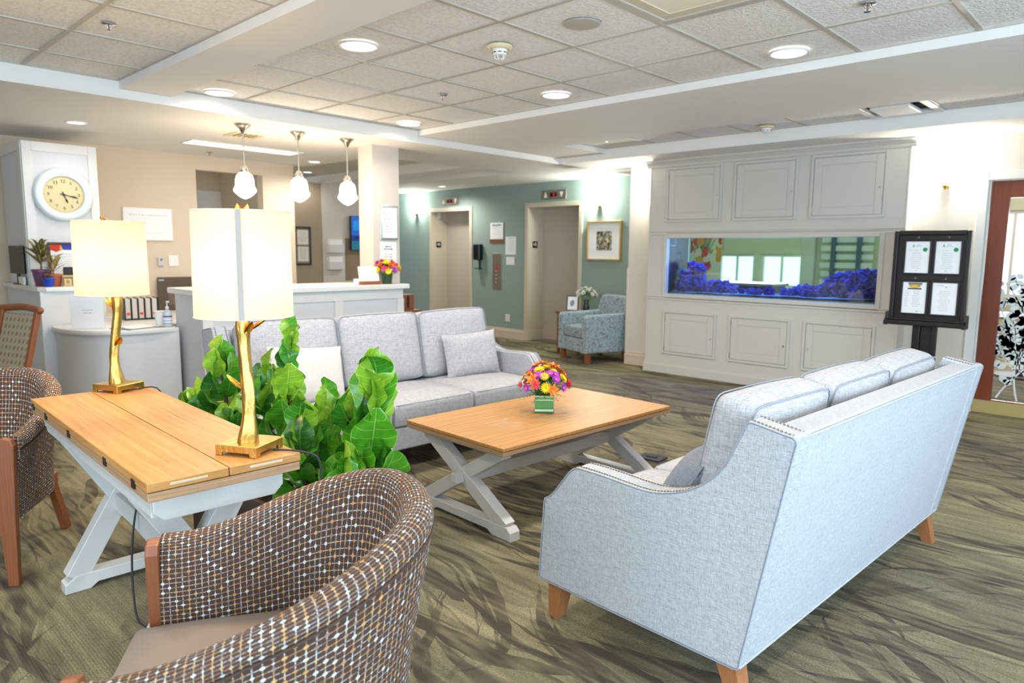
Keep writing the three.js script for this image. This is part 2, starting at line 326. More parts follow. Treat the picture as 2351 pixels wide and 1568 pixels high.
// ---- tile ceiling: every tile and every bar on its own
{
  const ceiling = struct('ceiling', null, null, 'white acoustic tile ceiling in a metal grid');
  part('ceiling_slab', box(XZ - 0.1, 2.8, 2.72, 2.86, -7.7, 3.6), M.ceilPaint, ceiling);
  const cuts = {
    main: { x: [XZ, ...Array.from({ length: 13 }, (_, j) => -5.178 + 0.61 * j), 2.6], z: [-4.6, -3.998, -3.378, -2.758, -2.2] },
    left: { x: [XZ, ...Array.from({ length: 12 }, (_, j) => -5.26 + 0.618 * j), 2.6], z: [-1.84, -1.25, -0.64, -0.03, 0.58, 1.19, 1.8, 2.41, 3.02, 3.4] },
    tray: { x: [-5.03, -4.37, -3.81, -3.26, -2.70, -2.12, -1.56, -0.95, -0.34, 0.27, 0.88, 1.49, 2.1, 2.6], z: [-6.85, -6.05] },
  };
  const geos = new Map();
  const tileGeo = (w, d) => { const k = w.toFixed(3) + '/' + d.toFixed(3); if (!geos.has(k)) { const g = boxUV(new RoundedBoxGeometry(w - 0.006, 0.03, d - 0.006, 1, 0.004)); geos.set(k, g); } return geos.get(k); };
  for (const [k, c] of Object.entries(cuts)) {
    for (let i = 0; i + 1 < c.x.length; i++) for (let j = 0; j + 1 < c.z.length; j++) {
      const x0 = c.x[i], x1 = c.x[i + 1], z0 = Math.min(c.z[j], c.z[j + 1]), z1 = Math.max(c.z[j], c.z[j + 1]);
      if (k === 'main' && Math.abs(x0 + 2.128) < 0.02 && Math.abs(z0 + 3.378) < 0.02) continue;           // the recessed light
      if (k === 'tray' && Math.abs(x0 + 2.12) < 0.02) continue;                                          // the air unit
      const m = new THREE.Mesh(tileGeo(x1 - x0, z1 - z0), (i * 7 + j * 3) % 5 ? M.tile : M.tileWarm);
      m.name = 'ceiling_tile'; m.castShadow = m.receiveShadow = true;
      m.position.set((x0 + x1) / 2, CE + 0.0215 + 0.002 * hash2(i, j, 6), (z0 + z1) / 2);
      ceiling.add(m);
    }
    const zs = [Math.min(...c.z), Math.max(...c.z)], xs = [c.x[0], c.x[c.x.length - 1]];
    for (const x of c.x) part('ceiling_bar', box(x - 0.012, x + 0.012, CE, CE + 0.03, ...zs), M.tbar, ceiling);
    for (const z of c.z) part('ceiling_bar', box(...xs, CE + 0.0005, CE + 0.03, z - 0.012, z + 0.012), M.tbar, ceiling);
  }
}
// ---- beams and lowered ceilings
struct('ceiling_beam', box(XZ, 2.7, HB, 2.74, -2.2, -1.84), M.ceilPaint, 'white boxed ceiling beam');
struct('ceiling_soffit', [box(XZ, 2.7, HB, 2.74, -6.05, -4.6), box(XZ, -5.03, HB, 2.74, -6.85, -6.05)], M.ceilPaint, 'wide flat white ceiling soffit');
struct('ceiling_soffit_wall', box(-6.0, 2.7, HL, 2.74, -8.0, -6.85), M.ceilPaint, 'white soffit above the aquarium');
{
  const z0 = -8.8, low = struct('ceiling_low', [
    box(-6.84, XZ, HL, 2.74, z0, 3.6), box(-13.6, -6.84, HL, 2.74, -4.95, 3.6), box(-13.6, -6.84, HL, 2.74, -6.64, -6.33), box(-13.6, -6.84, HL, 2.74, z0, -7.22),
    box(-6.94, -6.84, HL, 2.74, -6.33, -4.95)], M.ceilPaint, 'low painted ceiling over the reception and the elevator lobby');
  part('tray_panel', box(-13.6, -6.9, 2.66, 2.74, -6.4, -4.9), M.tileWarm, low);
  part('tray_panel', box(-13.6, -6.8, 2.66, 2.74, -7.3, -6.6), M.tileWarm, low);
}
// ---- elevator wall with two recessed openings
const ELEV = [[-10.1, -9.05], [-7.69, -6.63]];
struct('wall_elevator', [
  box(-13.6, -10.1, 0, HL, ZE, ZE - 0.42), box(-9.05, -7.69, 0, HL, ZE, ZE - 0.42), box(-6.63, -5.0, 0, HL, ZE, ZE - 0.42),
  box(-10.1, -9.05, 2.165, HL, ZE, ZE - 0.42), box(-7.69, -6.63, 2.165, HL, ZE, ZE - 0.42)], M.green, 'sage green wall of the elevator lobby');
ELEV.forEach(([x0, x1], i) => {
  const d = struct('door_' + (i + 1), null, null, i ? 'beige steel elevator door in a deep frame next to the blue armchair' : 'beige steel elevator door behind the sofa');
  const zf = ZE - 0.33;
  part('door_panel', rbox(x0 + 0.02, i ? x1 - 0.03 : x1 - 0.25, 0.012, 2.16, zf - 0.05, zf - 0.02, 0.003), M.elevDoor, d);
  part('door_panel', rbox(i ? x1 - 0.032 : x1 - 0.252, x1 - 0.02, 0.012, 2.16, zf - 0.025, zf - 0.004, 0.003), M.elevDoor, d);
  part('jamb', box(x0, x0 + 0.02, 0, 2.165, ZE, zf - 0.06), M.elevFrame, d);
  part('jamb', box(x1 - 0.02, x1, 0, 2.165, ZE, zf - 0.06), M.elevFrame, d);
  part('head', box(x0 + 0.02, x1 - 0.02, 2.145, 2.165, ZE, zf - 0.06), M.elevFrame, d);
  part('casing', rbox(x0 - 0.055, x0 + 0.015, 0, 2.22, ZE, ZE + 0.022, 0.006), M.elevFrame, d);
  part('casing', rbox(x1 - 0.015, x1 + 0.055, 0, 2.22, ZE, ZE + 0.022, 0.006), M.elevFrame, d);
  part('casing', rbox(x0 + 0.015, x1 - 0.015, 2.15, 2.22, ZE, ZE + 0.022, 0.006), M.elevFrame, d);
  part('threshold', box(x0 + 0.02, x1 - 0.02, 0, 0.012, ZE - 0.1, zf - 0.05), M.steel, d);
});
const skirting = (name, x0, x1, z, d = 0.016, h = 0.17, mat = M.baseboard) => struct(name, [rbox(x0, x1, 0, h - 0.035, z, z + d, 0.003), rbox(x0, x1, h - 0.04, h, z, z + d * 0.6, 0.004), rbox(x0, x1, h - 0.05, h - 0.036, z, z + d + 0.005, 0.003)], mat, 'cream painted baseboard');
skirting('baseboard_elevator', -9.0, -7.745, ZE); skirting('baseboard_elevator_side', -6.575, -5.2, ZE); skirting('baseboard_elevator_end', -13.5, -10.155, ZE);
struct('wall_lobby_end', box(-13.75, -13.6, 0, HL, -8.9, -4.5), M.taupe, 'taupe wall at the end of the corridor');
// ---- wall that holds the aquarium and the glass door
struct('wall_aquarium', [box(-5.2, -4.70, 0, HL, ZR, ZR - 0.15), box(-5.2, -5.05, 0, HL, ZR - 0.15, ZE), box(-1.97, -1.34, 0, HL, ZR, ZR - 0.15), box(-1.34, -0.33, 2.13, HL, ZR, ZR - 0.15), box(-0.33, 2.7, 0, HL, ZR, ZR - 0.15)], M.cream, 'cream painted wall beside the aquarium');
struct('trim_1', rbox(-5.215, -5.185, 0.17, 1.25, ZR - 0.02, ZR + 0.006, 0.004), M.cream, 'corner guard on the wall end');
skirting('baseboard_aquarium', -5.21, -4.742, ZR); skirting('baseboard_door', -1.9, -1.42, ZR);
// ---- glass door with casing
{
  const d = struct('door_3', null, null, 'red brown wooden door with an etched glass panel and a brass kick plate');
  part('casing', rbox(-1.415, -1.335, 0, 2.205, ZR - 0.02, ZR + 0.03, 0.008), M.whiteTrim, d);
  part('casing', rbox(-0.335, -0.255, 0, 2.205, ZR - 0.02, ZR + 0.03, 0.008), M.whiteTrim, d);
  part('casing', rbox(-1.335, -0.335, 2.125, 2.205, ZR - 0.02, ZR + 0.03, 0.008), M.whiteTrim, d);
  part('jamb', box(-1.337, -1.322, 0, 2.13, ZR - 0.15, ZR - 0.02), M.whiteTrim, d);
  part('stile', rbox(-1.318, -1.175, 0.125, 2.12, ZR - 0.06, ZR - 0.015, 0.003), M.redWood, d);
  part('stile', rbox(-0.485, -0.342, 0.125, 2.12, ZR - 0.06, ZR - 0.015, 0.003), M.redWood, d);
  part('rail', rbox(-1.175, -0.485, 1.968, 2.12, ZR - 0.06, ZR - 0.015, 0.003), M.redWood, d);
  part('rail', rbox(-1.318, -0.342, 0.01, 0.136, ZR - 0.06, ZR - 0.017, 0.003), M.redWood, d);
  part('kick_plate', rbox(-1.318, -0.342, 0.005, 0.125, ZR - 0.017, ZR - 0.012, 0.001), std({ color: '#d9c98c', roughness: 0.3, metalness: 0.55 }), d);
  const pane = part('glass_pane', box(-1.175, -0.485, 0.136, 1.968, ZR - 0.041, ZR - 0.035), M.glass, d);
  // etched vine on the glass
  const frost = std({ color: '#e9f0ec', roughness: 0.8 }), fz = ZR - 0.0335, stems = [], leaf = [];
  const leafShape = (x, y, a, s) => { const g = prism([[0, 0], [0.2, 0.27], [0.5, 0.37], [0.8, 0.26], [1, 0], [0.8, -0.26], [0.5, -0.37], [0.2, -0.27]].map(([p, q]) => [p * s, q * s]), 0.0012); g.rotateZ(a); g.translate(x, y, fz); return g; };
  const r = seeded(31);
  const vineAt = (x0, y0, a0, len, bend, w, depth) => {
    let x = x0, y = y0, a = a0; const pts = [[x, y]], n = 12;
    for (let i = 0; i < n; i++) {
      a += bend / n; x += Math.cos(a) * len / n; y += Math.sin(a) * len / n;
      if (x < -1.17 || x > -0.49 || y > 1.32) break;
      pts.push([x, y]);
      if (i % 2 === 1) { const s = i % 4 === 1 ? 1 : -1, q = a + s * (0.9 + 0.3 * r()); const L = 0.066 + 0.02 * r(); const ex = x + Math.cos(q) * 0.02, ey = y + Math.sin(q) * 0.02; if (ex > -1.16 && ex < -0.5) leaf.push(leafShape(ex, ey, q, L)); }
      if (depth && (i === 3 || i === 6 || i === 9)) vineAt(x, y, a + (i === 6 ? -1 : 1) * 0.85, len * 0.42, (i === 6 ? 1 : -1) * 0.7, w * 0.7, depth - 1);
    }
    if (pts.length > 1) for (let i = 0; i + 1 < pts.length; i++) { const [ax, ay] = pts[i], [bx, by] = pts[i + 1], dx = bx - ax, dy = by - ay, L = Math.hypot(dx, dy); const g = box(0, L + 0.003, -w / 2, w / 2, 0, 0.0012); g.rotateZ(Math.atan2(dy, dx)); g.translate(ax, ay, fz); stems.push(g); }
  };
  vineAt(-1.14, 0.16, 1.15, 0.9, -0.7, 0.014, 2); vineAt(-0.98, 0.15, 1.9, 0.85, -0.9, 0.014, 2); vineAt(-0.8, 0.15, 1.6, 1.1, 0.5, 0.014, 2); vineAt(-0.6, 0.15, 1.8, 1.1, -0.4, 0.014, 2); vineAt(-1.05, 0.6, 1.7, 0.65, 0.5, 0.012, 1);
  part('etched_vine', stems, frost, pane);
  for (const g of leaf) part('etched_leaf', g, frost, pane);
}
// ---- reception walls
struct('wall_reception', [box(-8.65, -8.5, 0, HL, -3.5, 3.6), box(-8.65, -8.5, 0, HL, -4.76, -4.33), box(-8.65, -8.5, 2.37, HL, -4.33, -3.5), box(-8.65, -8.5, 0, 1.0, -4.33, -3.5)], M.beige, 'warm beige wall behind the reception desk');
struct('wall_reception_end', box(-10.4, -8.65, 0, HL, -4.76, -4.6), M.beige, 'beige side wall of the reception');
struct('wall_office', box(-10.5, -10.35, 0, HL, -4.76, -2.4), M.beige, 'office wall seen through the opening');
struct('door_4', [rbox(-10.35, -10.32, 0, 2.28, -4.7, -4.0, 0.004), rbox(-10.325, -10.31, 1.15, 2.15, -4.62, -4.1, 0.004)], M.whiteTrim, 'white panelled door in the office behind the opening');
struct('wall_corridor', box(-10.55, -10.4, 0, HL, -6.312, -4.6), M.taupe, 'taupe corridor wall');
struct('wall_corridor_end', box(-10.55, -10.385, 0, HL, -7.4, -6.312), M.column, 'corridor wall in a lighter paint that stands in for downlight on it');  // same wall plane as the taupe one; paler paint imitates downlight on it
struct('column', box(-6.42, -6.17, 0, HL, -4.69, -4.35), M.column, 'square cream column at the end of the counter');
// ---- walls with windows behind and beside the camera
function windowWall(name, along, at, from, to, wins, label) {      // along 'x': wall at z = at; along 'z': wall at x = at
  const t = 0.2, B = (a, b, y0, y1) => along === 'x' ? box(a, b, y0, y1, at, at + t) : box(at, at + t, y0, y1, a, b), g = [];
  let p = from;
  for (const [a, b] of wins) { g.push(B(p, a, 0, 2.75), B(a, b, 0, WIN_Y[0]), B(a, b, WIN_Y[1], 2.75)); p = b; }
  g.push(B(p, to, 0, 2.75));
  struct(name, g, M.cream, label);
}
windowWall('wall_back', 'x', 3.4, -8.65, 2.8, WIN_BACK, 'cream wall with windows');
windowWall('wall_side', 'z', 2.6, -12.4, 3.4, WIN_SIDE, 'cream wall with windows');
let winN = 0;
function windowUnit(along, at, a, b, y0, y1, label) {
  const w = struct('window_' + (++winN), null, null, label), B = (p, q, u, v, d0, d1) => along === 'x' ? rbox(p, q, u, v, at + d0, at + d1, 0.004) : rbox(at + d0, at + d1, u, v, p, q, 0.004);
  part('frame', [B(a, a + 0.05, y0, y1, 0.02, 0.09), B(b - 0.05, b, y0, y1, 0.02, 0.09), B(a + 0.05, b - 0.05, y0, y0 + 0.05, 0.02, 0.09), B(a + 0.05, b - 0.05, y1 - 0.05, y1, 0.02, 0.09)], M.whiteTrim, w);
  part('mullion', B((a + b) / 2 - 0.02, (a + b) / 2 + 0.02, y0 + 0.05, y1 - 0.05, 0.03, 0.08), M.whiteTrim, w);
  part('glass_pane', B(a + 0.04, b - 0.04, y0 + 0.04, y1 - 0.04, 0.052, 0.058), M.glass, w);
}
for (const [a, b] of WIN_BACK) windowUnit('x', 3.4, a, b, ...WIN_Y, 'white framed window in the back wall');
for (const [a, b] of WIN_SIDE) windowUnit('z', 2.6, a, b, ...WIN_Y, 'white framed window in the side wall');
// ---- dining room behind the aquarium wall
{
  const wins = [[-6.32, -5.6], [-5.5, -4.75], [-2.2, -1.4], [-1.3, -0.2]], y0 = 0.86, y1 = 1.45, Y1 = 2.1, g = [];
  let p = -8.6;
  for (const [a, b] of wins) { const top = a < -4 ? y1 : Y1; g.push(box(p, a, 0, 2.75, -12.2, -12.4), box(a, b, 0, y0, -12.2, -12.4), box(a, b, top, 2.75, -12.2, -12.4)); p = b; }
  g.push(box(p, 2.6, 0, 2.75, -12.2, -12.4));
  struct('wall_dining', g, M.diningWall, 'pale yellow wall of the dining room');
  struct('wall_dining_side', box(-8.75, -8.6, 0, 2.75, -12.4, -8.84), M.diningWall, 'pale yellow side wall of the dining room');
  struct('ceiling_dining', box(-8.75, 2.7, 2.66, 2.86, -12.4, -7.77), M.ceilPaint, 'white ceiling of the dining room');
  for (const [a, b] of wins) windowUnit('x', -12.32, a, b, y0, a < -4 ? y1 : Y1, 'bright window of the dining room');
  struct('trim_2', [box(-4.74, -4.52, 0, 2.7, -12.2, -12.1)], M.cream, 'pilaster on the dining room wall');
  const PALE = new THREE.Color().setRGB(0.95, 0.98, 1);
  daylight(-5.5, 1.15, -12.15, 1.4, 0.55, -5.5, 1.15, 0, 55, PALE); daylight(-1.2, 1.5, -12.15, 1.9, 1.1, -1.2, 1.5, 0, 30, PALE);
}

// ================================================================ AQUARIUM
{
  const x0 = -4.735, x1 = -1.935, t = thing('aquarium_cabinet', 'tall pale grey built-in cabinet with six panelled doors around the aquarium', 'cabinet', [0, 0, 0]);
  const TX = [-4.485, -2.142], TY = [0.967, 1.625], zb = -7.95;
  part('lower_body', box(x0, x1, 0, 0.905, ZA, zb), M.cabinet, t);
  part('upper_body', box(x0, x1, 1.685, 2.5, ZA, zb), M.cabinet, t);
  part('side_panel', box(x0, TX[0] - 0.03, 0.905, 1.685, ZA, zb), M.cabinet, t);
  part('side_panel', box(TX[1] + 0.03, x1, 0.905, 1.685, ZA, zb), M.cabinet, t);
  part('plinth', [rbox(x0 - 0.02, x1 + 0.02, 0, 0.095, ZA - 0.2, ZA + 0.022, 0.004), rbox(x0 - 0.012, x1 + 0.012, 0.09, 0.108, ZA - 0.2, ZA + 0.013, 0.004)], M.cabinet, t);
  for (const [y, h] of [[0.905, 0.022], [0.93, 0.01], [1.672, 0.02], [1.706, 0.012]]) part('moulding', rbox(x0 - 0.008, x1 + 0.008, y - h / 2, y + h / 2, ZA - 0.05, ZA + 0.012, 0.004), M.cabinet, t);
  const prof = [[0, 0], [0.012, 0], [0.02, 0.018], [0.02, 0.028], [0.05, 0.06], [0.062, 0.066], [0.062, 0.085], [0, 0.085]];
  const cor = (L, flip) => { const g = prism(prof, L); return g; };
  { const g = cor(x1 - x0 + 0.1); g.rotateY(-Math.PI / 2); g.translate(x1 + 0.05, 2.45, ZA); part('cornice', g, M.cabinet, t); }
  for (const s of [-1, 1]) part('corner_bead', rbox((s < 0 ? x0 : x1) - 0.01, (s < 0 ? x0 : x1) + 0.01, 0.11, 2.45, ZA - 0.02, ZA + 0.006, 0.003), M.cabinet, t);
  // frame round the glass
  const F = (a, b, c, d) => rbox(a, b, c, d, ZA - 0.06, ZA + 0.014, 0.005);
  part('tank_frame', [F(TX[0] - 0.045, TX[0], TY[0] - 0.045, TY[1] + 0.045), F(TX[1], TX[1] + 0.045, TY[0] - 0.045, TY[1] + 0.045), F(TX[0], TX[1], TY[1], TY[1] + 0.045), F(TX[0], TX[1], TY[0] - 0.045, TY[0])], M.cabinet, t);
  const rows = [[[-4.509, -3.81], [-3.663, -2.971], [-2.829, -2.119], 1.815, 2.44], [[-4.497, -3.806], [-3.647, -2.96], [-2.814, -2.124], 0.245, 0.76]];
  rows.forEach(([a, b, c, y0, y1], k) => [a, b, c].forEach(([p, q], i) => {
    const R = (u, v, w, x, d0, d1, r = 0.004) => rbox(u, v, w, x, ZA + d0, ZA + d1, r), m = 0.022;
    const d = part('door', [R(p + m + 0.004, q - m - 0.004, y0 + m + 0.004, y1 - m - 0.004, 0.001, 0.006, 0.002), R(p + m + 0.006, p + 0.1, y0 + m + 0.006, y1 - m - 0.006, 0.002, 0.013), R(q - 0.1, q - m - 0.006, y0 + m + 0.006, y1 - m - 0.006, 0.002, 0.013), R(p + 0.1, q - 0.1, y1 - 0.1, y1 - m - 0.006, 0.002, 0.013), R(p + 0.1, q - 0.1, y0 + m + 0.006, y0 + 0.1, 0.002, 0.013), R(p + 0.108, q - 0.108, y0 + 0.108, y1 - 0.108, 0.002, 0.0105)], M.cabinet, t);
    part('door_surround', [R(p - 0.005, p + m, y0 - 0.005, y1 + 0.005, -0.002, 0.018), R(q - m, q + 0.005, y0 - 0.005, y1 + 0.005, -0.002, 0.018), R(p + m, q - m, y1 - m, y1 + 0.005, -0.002, 0.018), R(p + m, q - m, y0 - 0.005, y0 + m, -0.002, 0.018)], M.cabinet, t);
    const left = !(k && i === 2), hx = left ? p + 0.026 : q - 0.026, kx = left ? q - 0.055 : p + 0.055;
    for (const f of [0.13, 0.84]) part('hinge', moved(cyl(0.006, 0.006, 0.06, 0, 0, 0, 8), hx, y0 + f * (y1 - y0) - 0.03, ZA + 0.014), M.steel, d);
    part('knob', ball(0.009, kx, (y0 + y1) / 2 - 0.03, ZA + 0.016, 10), k && i === 1 ? M.dark : M.nickel, d);
  }));
  // glass tank: panes, sand, light
  const k = thing('aquarium', 'long glass aquarium with blue light and coral rocks set in the cabinet', 'aquarium', [0, 0, 0]);
  const tz0 = ZA - 0.035, tz1 = zb + 0.04, a = TX[0] - 0.025, b = TX[1] + 0.025, y0 = TY[0] - 0.04, y1 = TY[1] + 0.05;
  part('front_pane', box(a, b, y0, y1, tz0, tz0 - 0.01), M.tankGlass, k);
  part('back_pane', box(a, b, y0, y1, tz1, tz1 + 0.01), M.tankGlass, k);
  const tankDark = std({ color: '#12202e', roughness: 0.5 });
  part('side_pane', box(a, a + 0.01, y0, y1, tz0 - 0.01, tz1 + 0.01), tankDark, k); part('side_pane', box(b - 0.01, b, y0, y1, tz0 - 0.01, tz1 + 0.01), tankDark, k);
  part('tank_floor', box(a, b, y0 - 0.01, y0, tz0, tz1), tankDark, k);
  part('hood', box(a, b, y1 + 0.001, y1 + 0.012, tz0, tz1), tankDark, k);
  const sandTex = texOf(256, (u, v, x, y) => { const n = 0.75 + 0.4 * (hash2(x, y, 3) - 0.5) + 0.2 * (fbm(u, v, 8, 8, 3, 3) - 0.5); return [212 * n, 205 * n, 196 * n]; });
  part('sand_bed', sheet(60, 14, (u, v) => [a + 0.012 + u * (b - a - 0.024), TY[0] + 0.012 + 0.022 * fbm(u * 0.99, v * 0.99, 14, 4, 3, 12) + 0.018 * u, tz1 + 0.012 + (1 - v) * (tz0 - tz1 - 0.024)], (u, v) => [u * 2.3, v * 0.5]), std({ map: tiled(sandTex, 0.3), roughness: 0.95, side: THREE.DoubleSide }), k);
  part('sand_bed', box(a + 0.012, b - 0.012, y0, TY[0] + 0.011, tz0 - 0.012, tz1 + 0.012), std({ map: tiled(sandTex, 0.3), roughness: 0.95 }), k);
  const blue = new THREE.Color().setRGB(0.06, 0.22, 1);
  const lampY = y1 - 0.012;
  part('light_bar', rbox(a + 0.1, b - 0.1, lampY, lampY + 0.008, -7.72, -7.60, 0.003), std({ color: '#0a1030', emissive: blue, emissiveIntensity: 2.2, roughness: 0.4 }), k);
  const l = new THREE.RectAreaLight(new THREE.Color().setRGB(0.03, 0.14, 1), 50, b - a - 0.25, 0.16); l.position.set((a + b) / 2, lampY - 0.006, -7.66); l.lookAt((a + b) / 2, 0, -7.66); l.name = 'aquarium_light_bar'; scene.add(l);
  // rocks grown with coral, each on its own
  const coral = (seed, s, sq) => {
    const g = new THREE.IcosahedronGeometry(s, 4), p = g.attributes.position, v = V3();
    for (let i = 0; i < p.count; i++) { v.fromBufferAttribute(p, i); const d = v.clone().normalize(); const n = perlin.noise(d.x * 2.1 + seed * 9.1, d.y * 2.1, d.z * 2.1) * 0.5 + Math.abs(perlin.noise(d.x * 5 + seed, d.y * 5 + seed * 3, d.z * 5)) * 0.8 + perlin.noise(d.x * 11, d.y * 11 + seed, d.z * 11) * 0.38; v.copy(d).multiplyScalar(s * (0.75 + n)); v.y *= sq; p.setXYZ(i, v.x, v.y, v.z); }
    g.computeVertexNormals(); return boxUV(g);
  };
  const kinds = [coral(1, 0.09, 0.8), coral(2, 0.1, 1.0), coral(3, 0.08, 1.2), coral(4, 0.11, 0.7)];
  const ct = texOf(256, (u, v) => { const n = fbm(u, v, 10, 10, 4, 61), q = fbm(u, v, 5, 5, 2, 66); return [60 + 130 * n * q, 50 + 80 * n * q, 80 + 120 * n]; });
  const mats = [std({ map: tiled(ct, 0.2), roughness: 0.9 }), std({ map: tiled(ct, 0.14), color: '#a09ad8', roughness: 0.9 })];
  const r = seeded(8), spots = [];
  for (let i = 0; i < 9; i++) spots.push([-4.43 + 0.075 * i, 0.07 + 0.05 * r() - 0.004 * i, 0.8 + 0.25 * r(), i < 4 ? 3 : 1]);
  for (let i = 0; i < 7; i++) spots.push([-3.75 + 0.11 * i, 0.02, 0.42 + 0.2 * r(), 1]);
  for (let i = 0; i < 14; i++) spots.push([-3.05 + 0.066 * i, 0.04 + 0.006 * i, 0.75 + 0.035 * i * (0.7 + 0.5 * r()), i > 5 ? 2 : 1]);
  let n = 0;
  for (const [x, dy, s, up] of spots) for (let j = 0; j < up; j++) {
    const m = single('coral_rock', 'lump of blue lit coral rock piled on the aquarium sand', 'coral rock', kinds[n % 4], mats[n % 3 ? 0 : 1], [clamp(x + 0.02 * (r() - 0.5), -4.36, -2.29), 1.0 + dy * 0.4 + j * 0.105 + 0.03 * s, -7.66 + 0.14 * (r() - 0.5) - 0.03 * j], r() * 6, 'coral rocks in the aquarium', { keepUV: true });
    m.scale.setScalar(s * (1 - 0.12 * j)); n++;
  }
}
// what stands in the dining room and shows through the tank
{
  const flowers = canvasTex(256, 512, (g, w, h) => {
    g.fillStyle = '#e9e4cf'; g.fillRect(0, 0, w, h); const r = seeded(3);
    for (let i = 0; i < 26; i++) { g.strokeStyle = ['#6f8a3c', '#8ea457', '#4f7038'][i % 3]; g.lineWidth = 7; g.beginPath(); const x = r() * w; g.moveTo(w / 2 + (x - w / 2) * 0.4, h); g.quadraticCurveTo(w / 2, h * 0.6, x, r() * h * 0.6); g.stroke(); }
    for (let i = 0; i < 30; i++) { g.fillStyle = ['#d8432f', '#e8786a', '#f0d9cf', '#e2a13a', '#c9382f'][i % 5]; g.beginPath(); g.ellipse(r() * w, r() * h * 0.75, 24, 34, r(), 0, 7); g.fill(); }
  });
  const p = thing('floral_painting', 'large painting of red and white flowers seen through the aquarium', 'painting', [-6.62, 1.55, -12.17]);
  part('canvas', new THREE.PlaneGeometry(0.78, 1.5).translate(0, 0, 0.021), std({ map: flowers, roughness: 0.8 }), p, { keepUV: true });
  part('stretcher', box(-0.39, 0.39, -0.75, 0.75, 0, 0.02), M.whiteTrim, p);
  const s = thing('shutter_screen', 'white slatted wooden screen seen through the aquarium beside the window', 'screen', [-4.0, 0, -12.1]);
  for (let i = 0; i < 16; i++) { const g = rbox(-0.4, 0.4, 0.25 + i * 0.14, 0.34 + i * 0.14, -0.012 + 0.03 * (i % 2), 0.012 + 0.03 * (i % 2), 0.004); part('slat', g, M.whiteTrim, s); }
  for (const x of [-0.2, 0.2]) part('post', rbox(x - 0.035, x + 0.035, 0, 2.5, -0.03, 0.07, 0.004), std({ color: '#35566b', roughness: 0.6 }), s);
  const b = thing('sideboard', 'dark sideboard standing behind the aquarium in the dining room', 'sideboard', [-5.5, 0, -10.2]);
  part('body', rbox(-1.2, 1.2, 0.1, 0.98, -0.25, 0.25, 0.006), std({ color: '#4a4744', roughness: 0.5 }), b);
  part('worktop', rbox(-1.24, 1.24, 0.98, 1.02, -0.28, 0.28, 0.006), std({ color: '#8f8d92', roughness: 0.3 }), b);
  for (let i = 0; i < 3; i++) { const d = part('door', rbox(-1.18 + i * 0.8, -0.42 + i * 0.8, 0.14, 0.94, 0.25, 0.265, 0.004), std({ color: '#55524e', roughness: 0.5 }), b); part('handle', rbox(-0.5 + i * 0.8, -0.48 + i * 0.8, 0.5, 0.62, 0.266, 0.285, 0.004), M.nickel, d); }
  for (const x of [-1.1, 1.1]) part('foot', box(x - 0.05, x + 0.05, 0, 0.1, -0.2, 0.2), M.dark, b);
  const dt = thing('dining_table', 'dining table glimpsed through the glass door', 'table', [-1.3, 0, -10.3]);
  part('tabletop', rbox(-0.55, 0.55, 0.72, 0.75, -0.45, 0.45, 0.006), M.brownWoodFlat, dt); part('pedestal', cyl(0.06, 0.05, 0.7, 0, 0.02, 0), M.dark, dt); part('base', cyl(0.3, 0.28, 0.025), M.dark, dt);
}

// ================================================================ SOFAS
const sofaOutline = (() => {
  const s = new THREE.Shape();
  s.moveTo(0.859, 0.16); s.lineTo(0.836, 0.495); s.bezierCurveTo(0.79, 0.51, 0.755, 0.58, 0.7, 0.64); s.lineTo(0.68, 0.654);
  s.bezierCurveTo(0.56, 0.66, 0.45, 0.645, 0.36, 0.647); s.bezierCurveTo(0.2, 0.66, 0.1, 0.75, 0.062, 0.835); s.lineTo(0.008, 0.955); s.lineTo(-0.143, 0.928); s.lineTo(0, 0.16); s.lineTo(0.859, 0.16);
  return s;
})();
function cushionGeo(w, h, d, r, puff, crown = 0, seg = 14) {    // a box cushion with softly swollen faces; h is vertical
  const g = new RoundedBoxGeometry(w, h, d, 3, r), q = new THREE.BoxGeometry(w, h, d, seg, seg, 4), p = q.attributes.position, v = V3();
  g.dispose();
  for (let i = 0; i < p.count; i++) {
    v.fromBufferAttribute(p, i);
    const u = v.x / (w / 2), t = v.y / (h / 2), s = v.z / (d / 2);
    const cx = clamp(v.x, -w / 2 + r, w / 2 - r), cy = clamp(v.y, -h / 2 + r, h / 2 - r), cz = clamp(v.z, -d / 2 + r, d / 2 - r);
    const o = V3(v.x - cx, v.y - cy, v.z - cz); if (o.length() > 1e-6) { const m = Math.max(Math.abs(o.x), Math.abs(o.y), Math.abs(o.z)); o.setLength(m); }
    v.set(cx, cy, cz).add(o);
    v.z += s * puff * (1 - u * u) * (1 - t * t * t * t); v.y += t * crown * (1 - u * u) * (1 - Math.abs(s) * 0.4); v.x += u * crown * 0.4 * (1 - t * t);
    p.setXYZ(i, v.x, v.y, v.z);
  }
  q.computeVertexNormals();
  return toCreasedNormals(boxUV(q), 0.9);
}
const rectLoop = (w, h, r, z) => { const P = [], c = [[w / 2 - r, h / 2 - r, 0], [-w / 2 + r, h / 2 - r, 1], [-w / 2 + r, -h / 2 + r, 2], [w / 2 - r, -h / 2 + r, 3]]; for (const [x, y, k] of c) for (let i = 0; i <= 4; i++) { const a = k * Math.PI / 2 + i * Math.PI / 8; P.push(V3(x + r * Math.cos(a), y + r * Math.sin(a), z)); } return P; };
